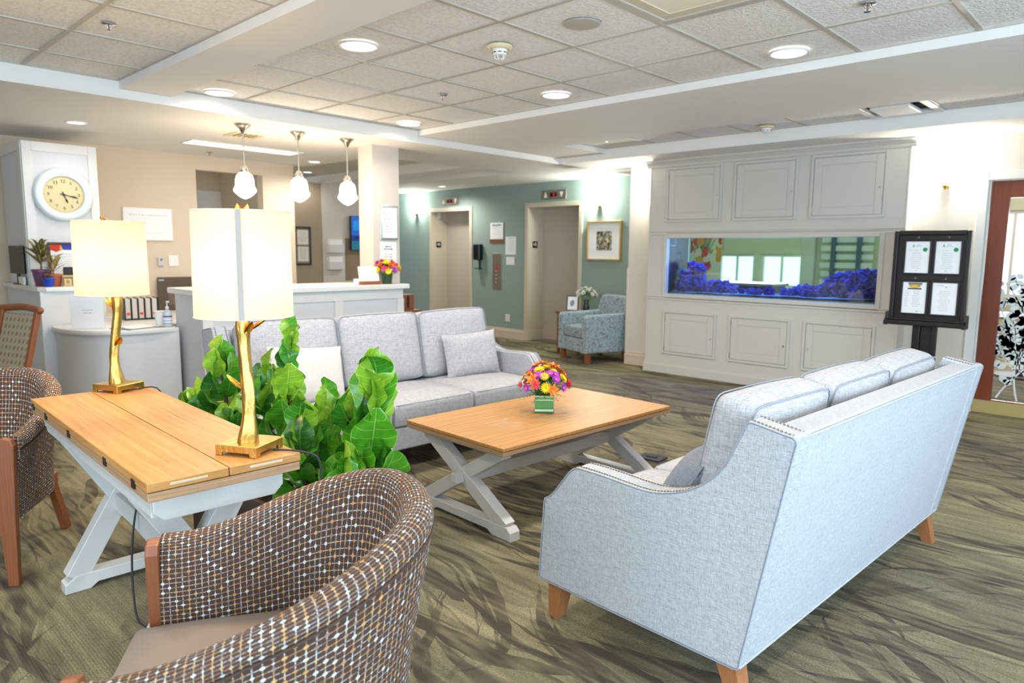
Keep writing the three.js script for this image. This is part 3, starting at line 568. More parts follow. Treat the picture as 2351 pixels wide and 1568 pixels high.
function throwPillow(w, h, t) {
  const side = (s) => sheet(16, 14, (u, v) => { const a = u * 2 - 1, b = v * 2 - 1, k = Math.pow(Math.max(0, (1 - a * a * a * a) * (1 - b * b * b * b)), 0.55), pin = 1 - 0.06 * (1 - Math.abs(a) ** 3) * Math.abs(b) ** 2, pin2 = 1 - 0.06 * (1 - Math.abs(b) ** 3) * Math.abs(a) ** 2; return [s * a * w / 2 * pin2, b * h / 2 * pin, s * (t / 2 * k + 0.006 * perlin.noise(a * 3, b * 3, s))]; }, (u, v) => [u * w, v * h]);
  return [side(1), side(-1)];
}
function sofa(label, at, turn, L = 2.05) {
  const t = thing('sofa', label, 'sofa', at, turn), A = 0.11;
  const armGeo = () => { const g = new THREE.ExtrudeGeometry(sofaOutline, { depth: A - 0.016, bevelEnabled: true, bevelThickness: 0.008, bevelSize: 0.008, bevelOffset: -0.008, bevelSegments: 2, curveSegments: 14 }); g.translate(0, 0, 0.008); g.rotateY(-Math.PI / 2); return g; };  // outline z,y -> local z,y ; thickness along -x
  for (const s of [-1, 1]) {
    const g = armGeo(); g.translate(s > 0 ? L / 2 : -L / 2 + A, 0, 0);
    const arm = part('arm', g, M.linen, t);
    const pts = sofaOutline.getSpacedPoints(260).filter((p, i) => i > 0), edge = [];
    const x = s * (L / 2 - 0.0005), outline = sofaOutline.getSpacedPoints(150).map((p) => V3(x, p.y, p.x)); outline.pop();
    part('piping', tube(outline, 0.0026, 300, 5, true), M.piping, arm);
    const nails = [];
    for (const off of [0.022, 0.088]) for (const p of pts) if ((p.y > 0.5 && p.x > 0.0) || (p.y > 0.93)) { const n = new THREE.IcosahedronGeometry(0.0048, 0); n.translate(s * (L / 2 - off), p.y + 0.001, p.x + (p.y < 0.65 && p.x > 0.69 ? 0.002 : 0)); nails.push(n); }
    part('nail_heads', nails, M.nail, arm, { stuff: true });
  }
  // back: a leaning slab, wider than the cushions, seen from behind
  const b = prism([[0.004, 0.16], [-0.138, 0.915], [-0.128, 0.935], [-0.03, 0.93], [-0.01, 0.9], [0.12, 0.32], [0.12, 0.16]], L - 0.02, 0.006); b.rotateY(-Math.PI / 2); b.translate(L / 2 - 0.01, 0, 0);
  const back = part('back', b, M.backFelt, t);
  part('piping', tube([[-L / 2 + 0.02, 0.923, -0.139], [0, 0.924, -0.139], [L / 2 - 0.02, 0.923, -0.139]], 0.004, 20, 5), M.linen, back);
  part('piping', tube([[-L / 2 + 0.01, 0.163, 0.001], [0, 0.163, 0.001], [L / 2 - 0.01, 0.163, 0.001]], 0.005, 20, 5), M.linen, back);
  part('seat_base', rbox(-L / 2 + A, L / 2 - A, 0.165, 0.315, 0.1, 0.825, 0.012), M.linen, t);
  const W = (L - 2 * A) / 3;
  const sg = cushionGeo(0.72, 0.165, W - 0.006, 0.03, 0.002, 0.02), bg = cushionGeo(W - 0.008, 0.5, 0.15, 0.035, 0.035, 0.012);
  sg.rotateY(Math.PI / 2);
  const bp = tube(rectLoop(W - 0.02, 0.49, 0.04, 0), 0.0028, 90, 5, true);
  for (let i = -1; i <= 1; i++) {
    const c = part('seat_cushion', sg.clone().translate(i * W, 0.395, 0.48), M.linenLight, t);
    for (const y of [0.33, 0.464]) part('piping', tube(rectLoop(W - 0.012, 0.706, 0.04, 0), 0.0028, 100, 5, true).rotateX(Math.PI / 2).translate(i * W, y, 0.48), M.piping, c);
    const g = bg.clone(); g.rotateX(-0.2 + 0.02 * i); g.rotateZ(0.015 * i); g.translate(i * W, 0.735, 0.155 + 0.006 * i);
    const k = part('back_cushion', g, M.linenLight, t);
    for (const z of [-0.07, 0.07]) { const q = bp.clone().translate(0, 0, z); q.rotateX(-0.2 + 0.02 * i); q.rotateZ(0.015 * i); q.translate(i * W, 0.735, 0.155 + 0.006 * i); part('piping', q, M.piping, k); }
  }
  for (const [sx, z, dz] of [[-1, 0.79, 0.02], [1, 0.79, 0.02], [-1, 0.06, -0.05], [1, 0.06, -0.05]]) {
    const x = sx * (L / 2 - 0.06), g = new THREE.CylinderGeometry(0.052, 0.034, 0.165, 4, 1); g.rotateY(Math.PI / 4); const p = g.attributes.position;
    for (let i = 0; i < p.count; i++) if (p.getY(i) < 0) p.setZ(i, p.getZ(i) + dz);
    g.computeVertexNormals(); part('leg', toCreasedNormals(g, 0.5).translate(x, 0.0825, z), M.legWood, t);
  }
  return t;
}
sofa('pale grey linen sofa seen from behind with studded arms', [-0.843, 0, -2.985], -Math.PI / 2 - 0.043);
sofa('light grey linen sofa behind the fig plants facing the coffee table', [-4.37, 0, -3.0], Math.PI / 2 - 0.03, 2.28);
function pillow(label, mat, at, rot, w = 0.48, h = 0.32, t = 0.15) { const m = single('throw_pillow', label, 'pillow', throwPillow(w, h, t), mat, at, 0, undefined, { keepUV: true }); m.rotation.set(...rot, 'YXZ'); return m; }
pillow('pale grey throw pillow leaning at the far arm of the sofa', M.linenLight, [-3.985, 0.645, -3.72], [-0.22, Math.PI / 2 - 0.12, 0.03], 0.52, 0.36, 0.14);
pillow('pale cream throw pillow on the sofa partly behind the fig leaves', M.pillowCream, [-3.96, 0.655, -2.28], [-0.26, Math.PI / 2 + 0.12, -0.1], 0.56, 0.38, 0.15);
pillow('grey throw pillow tucked behind the arm of the near sofa', M.pillowGrey, [-1.235, 0.585, -2.24], [-0.5, -Math.PI / 2 + 0.3, 0.06], 0.42, 0.34, 0.17);

// ================================================================ COFFEE TABLE
{
  const t = thing('coffee_table', 'oak topped coffee table with white crossed trestle legs', 'table', [-2.672, 0, -3.095], -0.04);
  const top = part('tabletop', rbox(-0.4, 0.4, 0.482, 0.5, -0.72, 0.72, 0.003), M.oakZ, t);
  part('under_board', rbox(-0.398, 0.398, 0.457, 0.4795, -0.718, 0.718, 0.003), M.oakEdge, t);
  for (const s of [-1, 1]) {
    const z = s * 0.62, w = 0.07;
    const foot = prism([[-0.385, 0], [-0.25, 0], [-0.21, 0.022], [0.21, 0.022], [0.25, 0], [0.385, 0], [0.385, 0.045], [0.36, 0.068], [-0.36, 0.068], [-0.385, 0.045]], w, 0.004); foot.translate(0, 0, z - w / 2); part('foot', foot, M.lacquer, t);
    part('leg', beam([-0.335, 0.055, z], [0.305, 0.445, z], 0.062, 0.072), M.lacquer, t);
    part('leg', beam([0.335, 0.055, z], [-0.305, 0.445, z], 0.066, 0.072), M.lacquer, t);
    part('cleat', rbox(-0.33, 0.33, 0.425, 0.457, z - 0.035, z + 0.035, 0.004), M.lacquer, t);
    part('tenon', rbox(-0.026, 0.026, 0.224, 0.276, z + s * 0.03, z + s * 0.085, 0.006), M.lacquer, t);
  }
  part('stretcher', rbox(-0.028, 0.028, 0.215, 0.285, -0.6, 0.6, 0.005), M.lacquer, t);
  // worn pale area and a dark water stain in the varnish
  const stain = canvasTex(512, 512, (g, w) => { g.fillStyle = '#000'; g.fillRect(0, 0, w, w); const r = seeded(12); for (let i = 0; i < 900; i++) { const a = r() * 6.28, d = Math.pow(r(), 0.7) * 190, x = 256 + Math.cos(a) * d * (0.9 + 0.5 * Math.sin(a * 3)), y = 256 + Math.sin(a) * d * 0.8; g.fillStyle = `rgba(255,255,255,${0.012 + 0.03 * r()})`; g.beginPath(); g.arc(x, y, 4 + r() * 16, 0, 7); g.fill(); } });
  const alpha = (tex) => { const c = tex.clone(); c.colorSpace = THREE.NoColorSpace; c.needsUpdate = true; return c; };
  part('water_stain', new THREE.PlaneGeometry(0.5, 0.5).rotateX(-Math.PI / 2).translate(0.04, 0.5006, 0.02), std({ color: '#7d6a50', roughness: 0.6, alphaMap: alpha(stain), transparent: true, opacity: 0.55 }), top, { keepUV: true });
  part('worn_patch', new THREE.PlaneGeometry(0.5, 0.42).rotateX(-Math.PI / 2).translate(0.02, 0.5004, 0.36), std({ color: '#e6cfae', roughness: 0.55, alphaMap: alpha(stain), transparent: true, opacity: 0.6 }), top, { keepUV: true });
}
single('floor_box', 'dark floor outlet box let into the carpet between the sofas', 'outlet', [rbox(-0.09, 0.09, 0, 0.012, -0.07, 0.07, 0.004), rbox(-0.04, 0.04, 0.012, 0.018, -0.015, 0.015, 0.003)], M.dark, [-2.61, 0, -4.19], 0.1);

// ================================================================ CONSOLE TABLE
const CON = { x: -2.86, z: -0.943, turn: -0.035 };
{
  const t = thing('console_table', 'narrow oak folding console table with white crossed trestles under the lamps', 'table', [CON.x, 0, CON.z], CON.turn);
  const L = 0.785, D = 0.238;
  const leafA = part('table_leaf', rbox(-L, L, 0.752, 0.78, 0.0015, D, 0.003), M.oak, t), leafB = part('table_leaf', rbox(-L, L, 0.752, 0.78, -D, -0.0015, 0.003), M.oak, t);
  part('under_board', rbox(-L + 0.002, L - 0.002, 0.7215, 0.7495, -D + 0.002, D - 0.002, 0.003), M.oakEdge, t);
  for (const [lf, z] of [[leafA, 0.12], [leafB, -0.12]]) part('finger_pull', rbox(L - 0.004, L + 0.0012, 0.762, 0.771, z - 0.055, z + 0.055, 0.0025), std({ color: '#cbb698', roughness: 0.7 }), lf);
  part('board_joint', rbox(-0.55, 0.62, 0.7795, 0.7803, 0.118, 0.1192, 0.0003), std({ color: '#8a5f36', roughness: 0.8 }), leafA); part('board_joint', rbox(-0.6, 0.6, 0.7795, 0.7803, -0.121, -0.1198, 0.0003), std({ color: '#8a5f36', roughness: 0.8 }), leafB);
  for (const x of [-0.74, -0.5, -0.12, 0.36, 0.66]) part('hinge', rbox(x - 0.016, x + 0.016, 0.737, 0.765, D - 0.001, D + 0.0025, 0.001), M.black, t);
  const ap = prism([[-0.70, 0.722], [0.70, 0.722], [0.70, 0.645], [-0.67, 0.645], [-0.70, 0.675]], 0.02, 0.003);
  part('apron', ap.clone().translate(0, 0, 0.185), M.lacquer, t); part('apron', ap.clone().translate(0, 0, -0.205), M.lacquer, t);
  const ae = prism([[-0.205, 0.722], [0.205, 0.722], [0.205, 0.665], [0.175, 0.635], [-0.175, 0.635], [-0.205, 0.665]], 0.02, 0.003); ae.rotateY(Math.PI / 2);
  part('apron', ae.clone().translate(0.70, 0, 0), M.lacquer, t); part('apron', ae.clone().translate(-0.72, 0, 0), M.lacquer, t);
  for (const x of [-0.43, 0.48]) {
    const f = prism([[-0.235, 0], [-0.14, 0], [-0.11, 0.022], [0.11, 0.022], [0.14, 0], [0.235, 0], [0.235, 0.04], [0.19, 0.072], [-0.19, 0.072], [-0.235, 0.04]], 0.075, 0.004); f.rotateY(Math.PI / 2); f.translate(x - 0.0375, 0, 0); part('foot', f, M.lacquer, t);
    part('leg', beam([x, 0.055, -0.19], [x, 0.66, 0.165], 0.064, 0.085), M.lacquer, t);
    part('leg', beam([x, 0.055, 0.19], [x, 0.66, -0.165], 0.068, 0.085), M.lacquer, t);
    part('cleat', rbox(x - 0.035, x + 0.035, 0.64, 0.7215, -0.183, 0.183, 0.004), M.lacquer, t);
  }
  part('stretcher', rbox(-0.40, 0.45, 0.32, 0.395, -0.03, 0.03, 0.005), M.lacquer, t);
}
// ================================================================ TABLE LAMPS
const shadeCloth = phys({ color: '#e6cda8', roughness: 0.95, transmission: 0.36, thickness: 0, side: THREE.DoubleSide });
const WARM = new THREE.Color().setRGB(1, 0.6, 0.26);
function leafSprig(len, wid, cup) { return [sheet(8, 6, (u, v) => { const b = v * 2 - 1, w = wid * Math.sin(Math.PI * Math.pow(u, 0.8)) ** 0.8; return [b * w, u * len, cup * (b * b) * w + 0.25 * len * u * u]; }), sheet(8, 6, (u, v) => { const b = 1 - v * 2, w = wid * Math.sin(Math.PI * Math.pow(u, 0.8)) ** 0.8; return [b * w, u * len, cup * (b * b) * w + 0.25 * len * u * u - 0.003]; })]; }
function tableLamp(label, at, turn, mirror, seam) {
  const t = thing('table_lamp', label, 'lamp', at, turn);
  const bp = prism([[-0.075, 0], [-0.052, 0], [-0.05, 0.012], [0.05, 0.012], [0.052, 0], [0.075, 0], [0.075, 0.034], [-0.075, 0.034]], 0.006, 0.0015), base = [];
  for (let k = 0; k < 4; k++) { const g = bp.clone().translate(0, 0, 0.0705); g.rotateY(k * Math.PI / 2); base.push(g); }
  base.push(rbox(-0.074, 0.074, 0.022, 0.036, -0.074, 0.074, 0.003));
  part('base', base, M.gold, t);
  // a trunk cast from a branch: oval section that wanders
  const H = 0.46, cx = (v) => mirror * (0.011 * Math.sin(v * 5.6 + 0.2) - 0.003), cz = (v) => 0.008 * Math.sin(v * 4 + 1);
  const trunk = sheet(28, 60, (u, v) => { const a = -u * 2 * Math.PI, r = (0.034 - 0.026 * smooth(0, 0.22, v) * 0.45 - 0.004 * v + 0.004 * smooth(0.72, 0.82, v) * (1 - smooth(0.85, 0.98, v))) * (1 + 0.10 * perlin.noise(Math.cos(a) * 1.6, v * 5, Math.sin(a) * 1.6) + 0.035 * Math.sin(a * 4 + v * 6)); return [cx(v) + r * Math.cos(a), 0.034 + v * H, cz(v) + r * Math.sin(a)]; }, (u, v) => [u * 0.15, v * H]);
  const tr = part('trunk', trunk, M.gold, t, { keepUV: true });
  const sprig = (y, yaw, tilt, l, w) => { const v = (y - 0.034) / H; for (const g of leafSprig(l, w, 0.5)) { g.rotateX(tilt); g.rotateY(yaw); g.translate(cx(v), y, cz(v)); (sprig.out ??= []).push(g); } };
  for (const s of [[0.40, 1.9, 0.75, 0.085, 0.017], [0.39, 1.2, 0.5, 0.06, 0.013], [0.21, -1.3, 0.6, 0.07, 0.016], [0.43, 2.6, 0.4, 0.07, 0.015]]) { const [y, yaw, tilt, l, w] = s; sprig.out = []; sprig(y, yaw * mirror, tilt, l, w); for (const g of sprig.out) g.translate(Math.sin(yaw * mirror) * 0.015, 0, Math.cos(yaw * mirror) * 0.015); part('leaf', sprig.out, M.gold, t); }
  const y0 = 0.452, y1 = 0.788, R = 0.153;
  const shade = new THREE.CylinderGeometry(R - 0.003, R, y1 - y0, 64, 1, true); shade.translate(0, (y0 + y1) / 2, 0);
  const sh = part('lamp_shade', shade, shadeCloth, t);
  for (const [y, r] of [[y0, R], [y1, R - 0.003]]) part('rim', turned(new THREE.TorusGeometry(r, 0.0022, 6, 64), Math.PI / 2).translate(0, y, 0), std({ color: '#d8cdbd', roughness: 0.9 }), sh);
  const sg = new THREE.CylinderGeometry(R + 0.0005, R + 0.0025, y1 - y0, 4, 1, true, seam - 0.055, 0.11); sg.translate(0, (y0 + y1) / 2, 0);
  part('shade_seam', sg, std({ color: '#a39b94', roughness: 0.95, side: THREE.DoubleSide }), sh);
  part('harp', [...[0, 1, 2].map((k) => tube([[0.012, y1 - 0.03, 0], [R * 0.5, y1 - 0.014, 0], [R - 0.006, y1 - 0.006, 0]], 0.0018, 8, 6).rotateY(k * 2.094)), cyl(0.008, 0.006, 0.1, 0, y1 - 0.12, 0, 10)], M.brass, t);
  part('bulb', lathe([[0.001, 0.545], [0.014, 0.55], [0.016, 0.57], [0.03, 0.615], [0.026, 0.64], [0.001, 0.655]], 20), std({ color: '#fff3dd', emissive: WARM, emissiveIntensity: 6, roughness: 0.4 }), t);
  part('socket', cyl(0.017, 0.017, 0.06, 0, 0.488, 0, 16), M.brass, t);
  const fin = []; for (const [yaw, tilt, l, w] of [[-1.3, 1.15, 0.05, 0.014], [1.2, 0.5, 0.055, 0.015], [0.3, 0.35, 0.05, 0.013]]) for (const g of leafSprig(l, w, 0.5)) { g.rotateX(tilt); g.rotateY(yaw * mirror); g.translate(0, y1 - 0.018, 0); fin.push(g); }
  part('finial', fin, M.gold, t);
  const lamp = new THREE.PointLight(WARM, 1.5, 0, 2); lamp.position.set(0, 0.605, 0); lamp.castShadow = true; lamp.shadow.radius = 1.5; t.add(lamp);
  return t;
}
tableLamp('gold branch table lamp with drum shade on the far end of the console', [-3.6, 0.7805, -1.075], 0.42, -1, 3.4);
tableLamp('gold branch table lamp with a visible shade seam on the near end of the console', [-2.205, 0.7805, -1.045], 0.5, 1, 0.57);
single('lamp_cord', 'dark cord running off the near end of the console behind the lamp', 'cord', tube([[-2.15, 0.784, -1.10], [-2.1, 0.786, -1.13], [-2.03, 0.785, -1.16], [-2.015, 0.77, -1.185], [-2.02, 0.6, -1.2], [-2.05, 0.3, -1.22], [-2.08, 0.01, -1.24]], 0.0035, 50, 6), M.dark);
single('lamp_cord', 'dark cord hanging down between the console trestles to the carpet', 'cord', tube([[-2.95, 0.60, -1.0], [-2.93, 0.45, -0.92], [-2.9, 0.3, -0.88], [-2.86, 0.1, -0.86], [-2.82, 0.006, -0.86], [-2.7, 0.006, -0.88], [-2.58, 0.006, -0.95]], 0.004, 60, 6), M.dark);
single('lamp_cord', 'short dark cord behind the lamp at the far end of the console', 'cord', tube([[-3.56, 0.784, -1.15], [-3.53, 0.79, -1.18], [-3.50, 0.787, -1.21], [-3.49, 0.76, -1.225], [-3.49, 0.4, -1.23], [-3.49, 0.01, -1.235]], 0.0035, 40, 6), M.dark);

// ================================================================ TUB CHAIRS
function tubChair(label, at, turn) {
  const t = thing('tub_chair', label, 'chair', at, turn);
  // plan of the shell: front ends at z = +0.29, rounded at the back; u runs from one front end round to the other
  const W = 0.33, F = 0.28, Rr = 0.31, back = -0.34;
  const line = []; const N = 64, sLen = F - (back + Rr), arcL = Math.PI / 2 * Rr, mid = 2 * (W - Rr), tot = 2 * sLen + 2 * arcL + mid;
  const plan = (s) => {                                        // point and outward normal at arc length s
    if (s < sLen) return [-W, F - s, -1, 0];
    s -= sLen; if (s < arcL) { const a = s / Rr; return [-W + Rr - Rr * Math.cos(a), back + Rr - Rr * Math.sin(a), -Math.cos(a), -Math.sin(a)]; }
    s -= arcL; if (s < mid) return [-W + Rr + s, back, 0, -1];
    s -= mid; if (s < arcL) { const a = s / Rr; return [W - Rr + Rr * Math.sin(a), back + Rr - Rr * Math.cos(a), Math.sin(a), -Math.cos(a)]; }
    s -= arcL; return [W, back + Rr + s, 1, 0];
  };
  const topY = (u) => 0.655 + 0.195 * smooth(0.02, 0.42, Math.min(u, 1 - u)), botY = 0.29, th = 0.036;
  const shell = (vf, uv0) => sheet(N, 26, (u, v) => { const [x, z, nx, nz] = plan(u * tot), [o, y] = vf(u, v); return [x + nx * o, y, z + nz * o]; }, (u, v) => [u * tot, uv0(u, v)]);
  const lean = (y) => 0.05 * smooth(0.45, 0.85, y);
  const prof = (u, v) => {                                     // closed section: up the outside, over the roll, down the inside
    const T = topY(u), roll = 0.042;
    if (v < 0.42) { const y = botY + (T - roll - botY) * (v / 0.42); return [th + lean(y) - 0.012 * (1 - smooth(0.33, 0.6, y)), y]; }
    if (v < 0.66) { const a = (v - 0.42) / 0.24 * Math.PI; return [lean(T) + (th + 0.008 * Math.sin(a)) * Math.cos(a), T - roll + roll * Math.sin(a)]; }
    const y = T - roll - (T - roll - 0.33) * ((v - 0.66) / 0.34); return [-th + lean(y) * 0.9, y];
  };
  const outer = shell((u, v) => prof(u, v * 0.42), (u, v) => v * 0.5), over = shell((u, v) => prof(u, 0.42 + v * 0.58), (u, v) => v * 0.62);
  for (const g of [outer, over]) { const i = g.index.array; for (let k = 0; k < i.length; k += 3) { const a = i[k]; i[k] = i[k + 1]; i[k + 1] = a; } g.computeVertexNormals(); }
  const sh = part('shell', [outer, over], M.dotCloth, t, { keepUV: true });
  for (const u of [0, 1]) {                                    // close the two front ends
    const c = []; for (let k = 0; k <= 40; k++) { const [x, z, nx] = plan(u * tot), [o, y] = prof(u, k / 40); c.push(new THREE.Vector2(x + nx * o, y)); }
    const g = new THREE.ShapeGeometry(new THREE.Shape(c)); g.translate(0, 0, F - 0.001); part('front_edge', g, M.dotCloth, sh);
  }
  const seam = []; for (let i = 0; i <= 60; i++) { const u = i / 60, [x, z, nx, nz] = plan(u * tot), [o, y] = prof(u, 0.415); seam.push(V3(x + nx * (o + 0.001), y - 0.012, z + nz * (o + 0.001))); }
  part('welt', tube(seam, 0.0035, 120, 5), std({ color: '#4a372d', roughness: 0.85 }), sh);
  // wood fronts that run down as the front legs
  for (const s of [-1, 1]) {
    const g = prism([[-0.042, 0.3], [-0.024, 0], [0.018, 0], [0.026, 0.3], [0.04, 0.62], [0.03, 0.645], [0.0, 0.655], [-0.03, 0.645], [-0.04, 0.62]], 0.034, 0.005);
    g.translate(s * W, 0, F - 0.002); part('front_leg', g, M.brownWood, t);
    part('rear_leg', beam([s * (W - 0.07), 0.38, back + 0.1], [s * (W - 0.045), 0.0, back - 0.03], 0.036, 0.042, 0.005), M.brownWood, t);
  }
  part('seat_rail', rbox(-W + 0.03, W - 0.03, 0.27, 0.335, back + 0.06, F + 0.01, 0.01), M.brownWoodFlat, t);
  const sg = cushionGeo(2 * W - 0.085, 0.11, F - back + 0.01, 0.035, 0, 0.012); part('seat', sg.translate(0, 0.385, (F + back) / 2 + 0.055), M.vinyl, t);
  return t;
}
tubChair('brown dotted tub chair in the foreground with a taupe seat', [-1.55, 0, -0.735], -0.55);
tubChair('brown dotted tub chair at the far end of the console table', [-3.945, 0, -0.49], 0.98);

// ================================================================ CEILING FIXTURES
const COOL = new THREE.Color().setRGB(1, 0.95, 0.88), SCN = new THREE.Color().setRGB(1, 0.96, 0.86);
const lensMat = std({ color: '#ffffff', emissive: COOL, emissiveIntensity: 5, roughness: 0.6 });
function downlight(x, y, z, label, power, r = 0.1, dim = 0.93) {
  const t = thing('downlight', label, 'ceiling light', [x, y - 0.006, z], 0, 'recessed ceiling downlights');
  part('trim_ring', lathe([[r, 0.004], [r + 0.004, -0.004], [r + 0.014, -0.004], [r + 0.018, 0.004], [r + 0.018, 0.006], [r, 0.006]], 40), M.whitePlastic, t);
  part('lens', lathe([[0.0005, 0.0], [r * 0.6, 0.0], [r, 0.003]], 36), lensMat, t);
  const l = new THREE.SpotLight(COOL, power, 0, dim * Math.PI / 2, 0.5, 2); l.position.set(0, -0.014, 0); l.target.position.set(0, -1, 0); l.castShadow = true; l.shadow.radius = 4; t.add(l); t.add(l.target); l.target.name = 'light_target';
}
const DL = 11;
downlight(-3.664, CE, -2.5, 'round downlight in the tile ceiling beside the boxed beam', DL);
downlight(-5.55, CE, -2.5, 'round downlight at the end of the boxed beam above the counter', DL * 0.7);
downlight(-3.634, CE, -4.28, 'round downlight in the tile ceiling above the coffee table', DL);
downlight(-1.839, CE, -4.32, 'round downlight in the tile ceiling above the near sofa', DL);
downlight(-5.487, CE, -4.3, 'round downlight in the tile ceiling corner near the column', DL * 0.45);
downlight(-7.12, HL, -1.92, 'small downlight in the low ceiling in front of the clock', 2, 0.07);
downlight(-7.93, HL, -4.73, 'small downlight in the low ceiling behind the pendants', 9, 0.07);
downlight(-1.82, CE, -2.5, 'added round downlight out of view in the tile ceiling over the open carpet before the near sofa', DL);  // unseen fitting, added for the light it gives the room
downlight(0.0, CE, -2.5, 'added round downlight out of view in the tile ceiling behind the near sofa', DL);  // also added out of view, to light the room
downlight(-3.6, CE, -0.6, 'added round downlight out of view in the tile ceiling over the console table', DL); downlight(-1.8, CE, 0.4, 'added round downlight out of view in the tile ceiling over the foreground tub chair', DL);  // both added above the frame for their light
downlight(-9.2, HL, -7.9, 'downlight in the elevator lobby hidden by the low ceiling', 10, 0.07);
downlight(-10.1, 2.66, -5.9, 'downlight in the corridor tray hidden by the low ceiling', 3, 0.07);
function smokeDetector(x, y, z, label) {
  const t = thing('smoke_detector', label, 'smoke detector', [x, y, z]);
  part('mounting_plate', lathe([[0.001, 0.0], [0.075, 0.0], [0.076, -0.01], [0.062, -0.02], [0.05, -0.026], [0.001, -0.026]], 36), M.creamPlastic, t);
  part('housing', lathe([[0.045, -0.026], [0.044, -0.044], [0.036, -0.056], [0.03, -0.058], [0.001, -0.058]], 30), M.whitePlastic, t);
  for (let k = 0; k < 8; k++) part('vent_slot', rbox(-0.011, 0.011, -0.046, -0.041, 0.0425, 0.0455, 0.001).rotateY(k * Math.PI / 4), M.black, t);
  for (let k = 0; k < 5; k++) part('cage_rib', tube([[0.03, -0.056, 0], [0.027, -0.072, 0], [0.004, -0.078, 0]], 0.003, 8, 5).rotateY(k * 1.2566), M.whitePlastic, t);
}
smokeDetector(-3.04, CE, -3.06, 'cream smoke detector on the tile ceiling above the coffee table'); smokeDetector(-2.99, CE, -6.6, 'cream smoke detector in the ceiling tray near the aquarium');
function sprinkler(x, y, z, label) {
  const t = thing('sprinkler', label, 'sprinkler', [x, y, z], 0.4, 'ceiling sprinklers');
  part('escutcheon', lathe([[0.001, 0], [0.038, 0], [0.036, -0.006], [0.016, -0.011], [0.001, -0.011]], 24), M.chrome, t);
  part('frame_arms', [tube([[0.01, -0.011, 0], [0.013, -0.024, 0], [0.003, -0.036, 0]], 0.0025, 8, 6), tube([[-0.01, -0.011, 0], [-0.013, -0.024, 0], [-0.003, -0.036, 0]], 0.0025, 8, 6)], M.chrome, t);
  part('bulb', cyl(0.003, 0.003, 0.022, 0, -0.034, 0, 8), std({ color: '#b0402a', roughness: 0.2 }), t); part('deflector', cyl(0.016, 0.016, 0.002, 0, -0.039, 0, 16), M.chrome, t);
}
sprinkler(-4.344, CE, -1.36, 'chrome sprinkler head in the tile ceiling beyond the boxed beam'); sprinkler(-4.30, CE, -3.70, 'chrome sprinkler head in the middle of the tile ceiling'); sprinkler(-1.224, CE, -3.75, 'chrome sprinkler head near the top edge above the near sofa'); sprinkler(-8.1, HL, -3.5, 'sprinkler head beside the long strip light'); sprinkler(-4.55, CE, -6.2, 'small sprinkler head in the ceiling tray near the column');
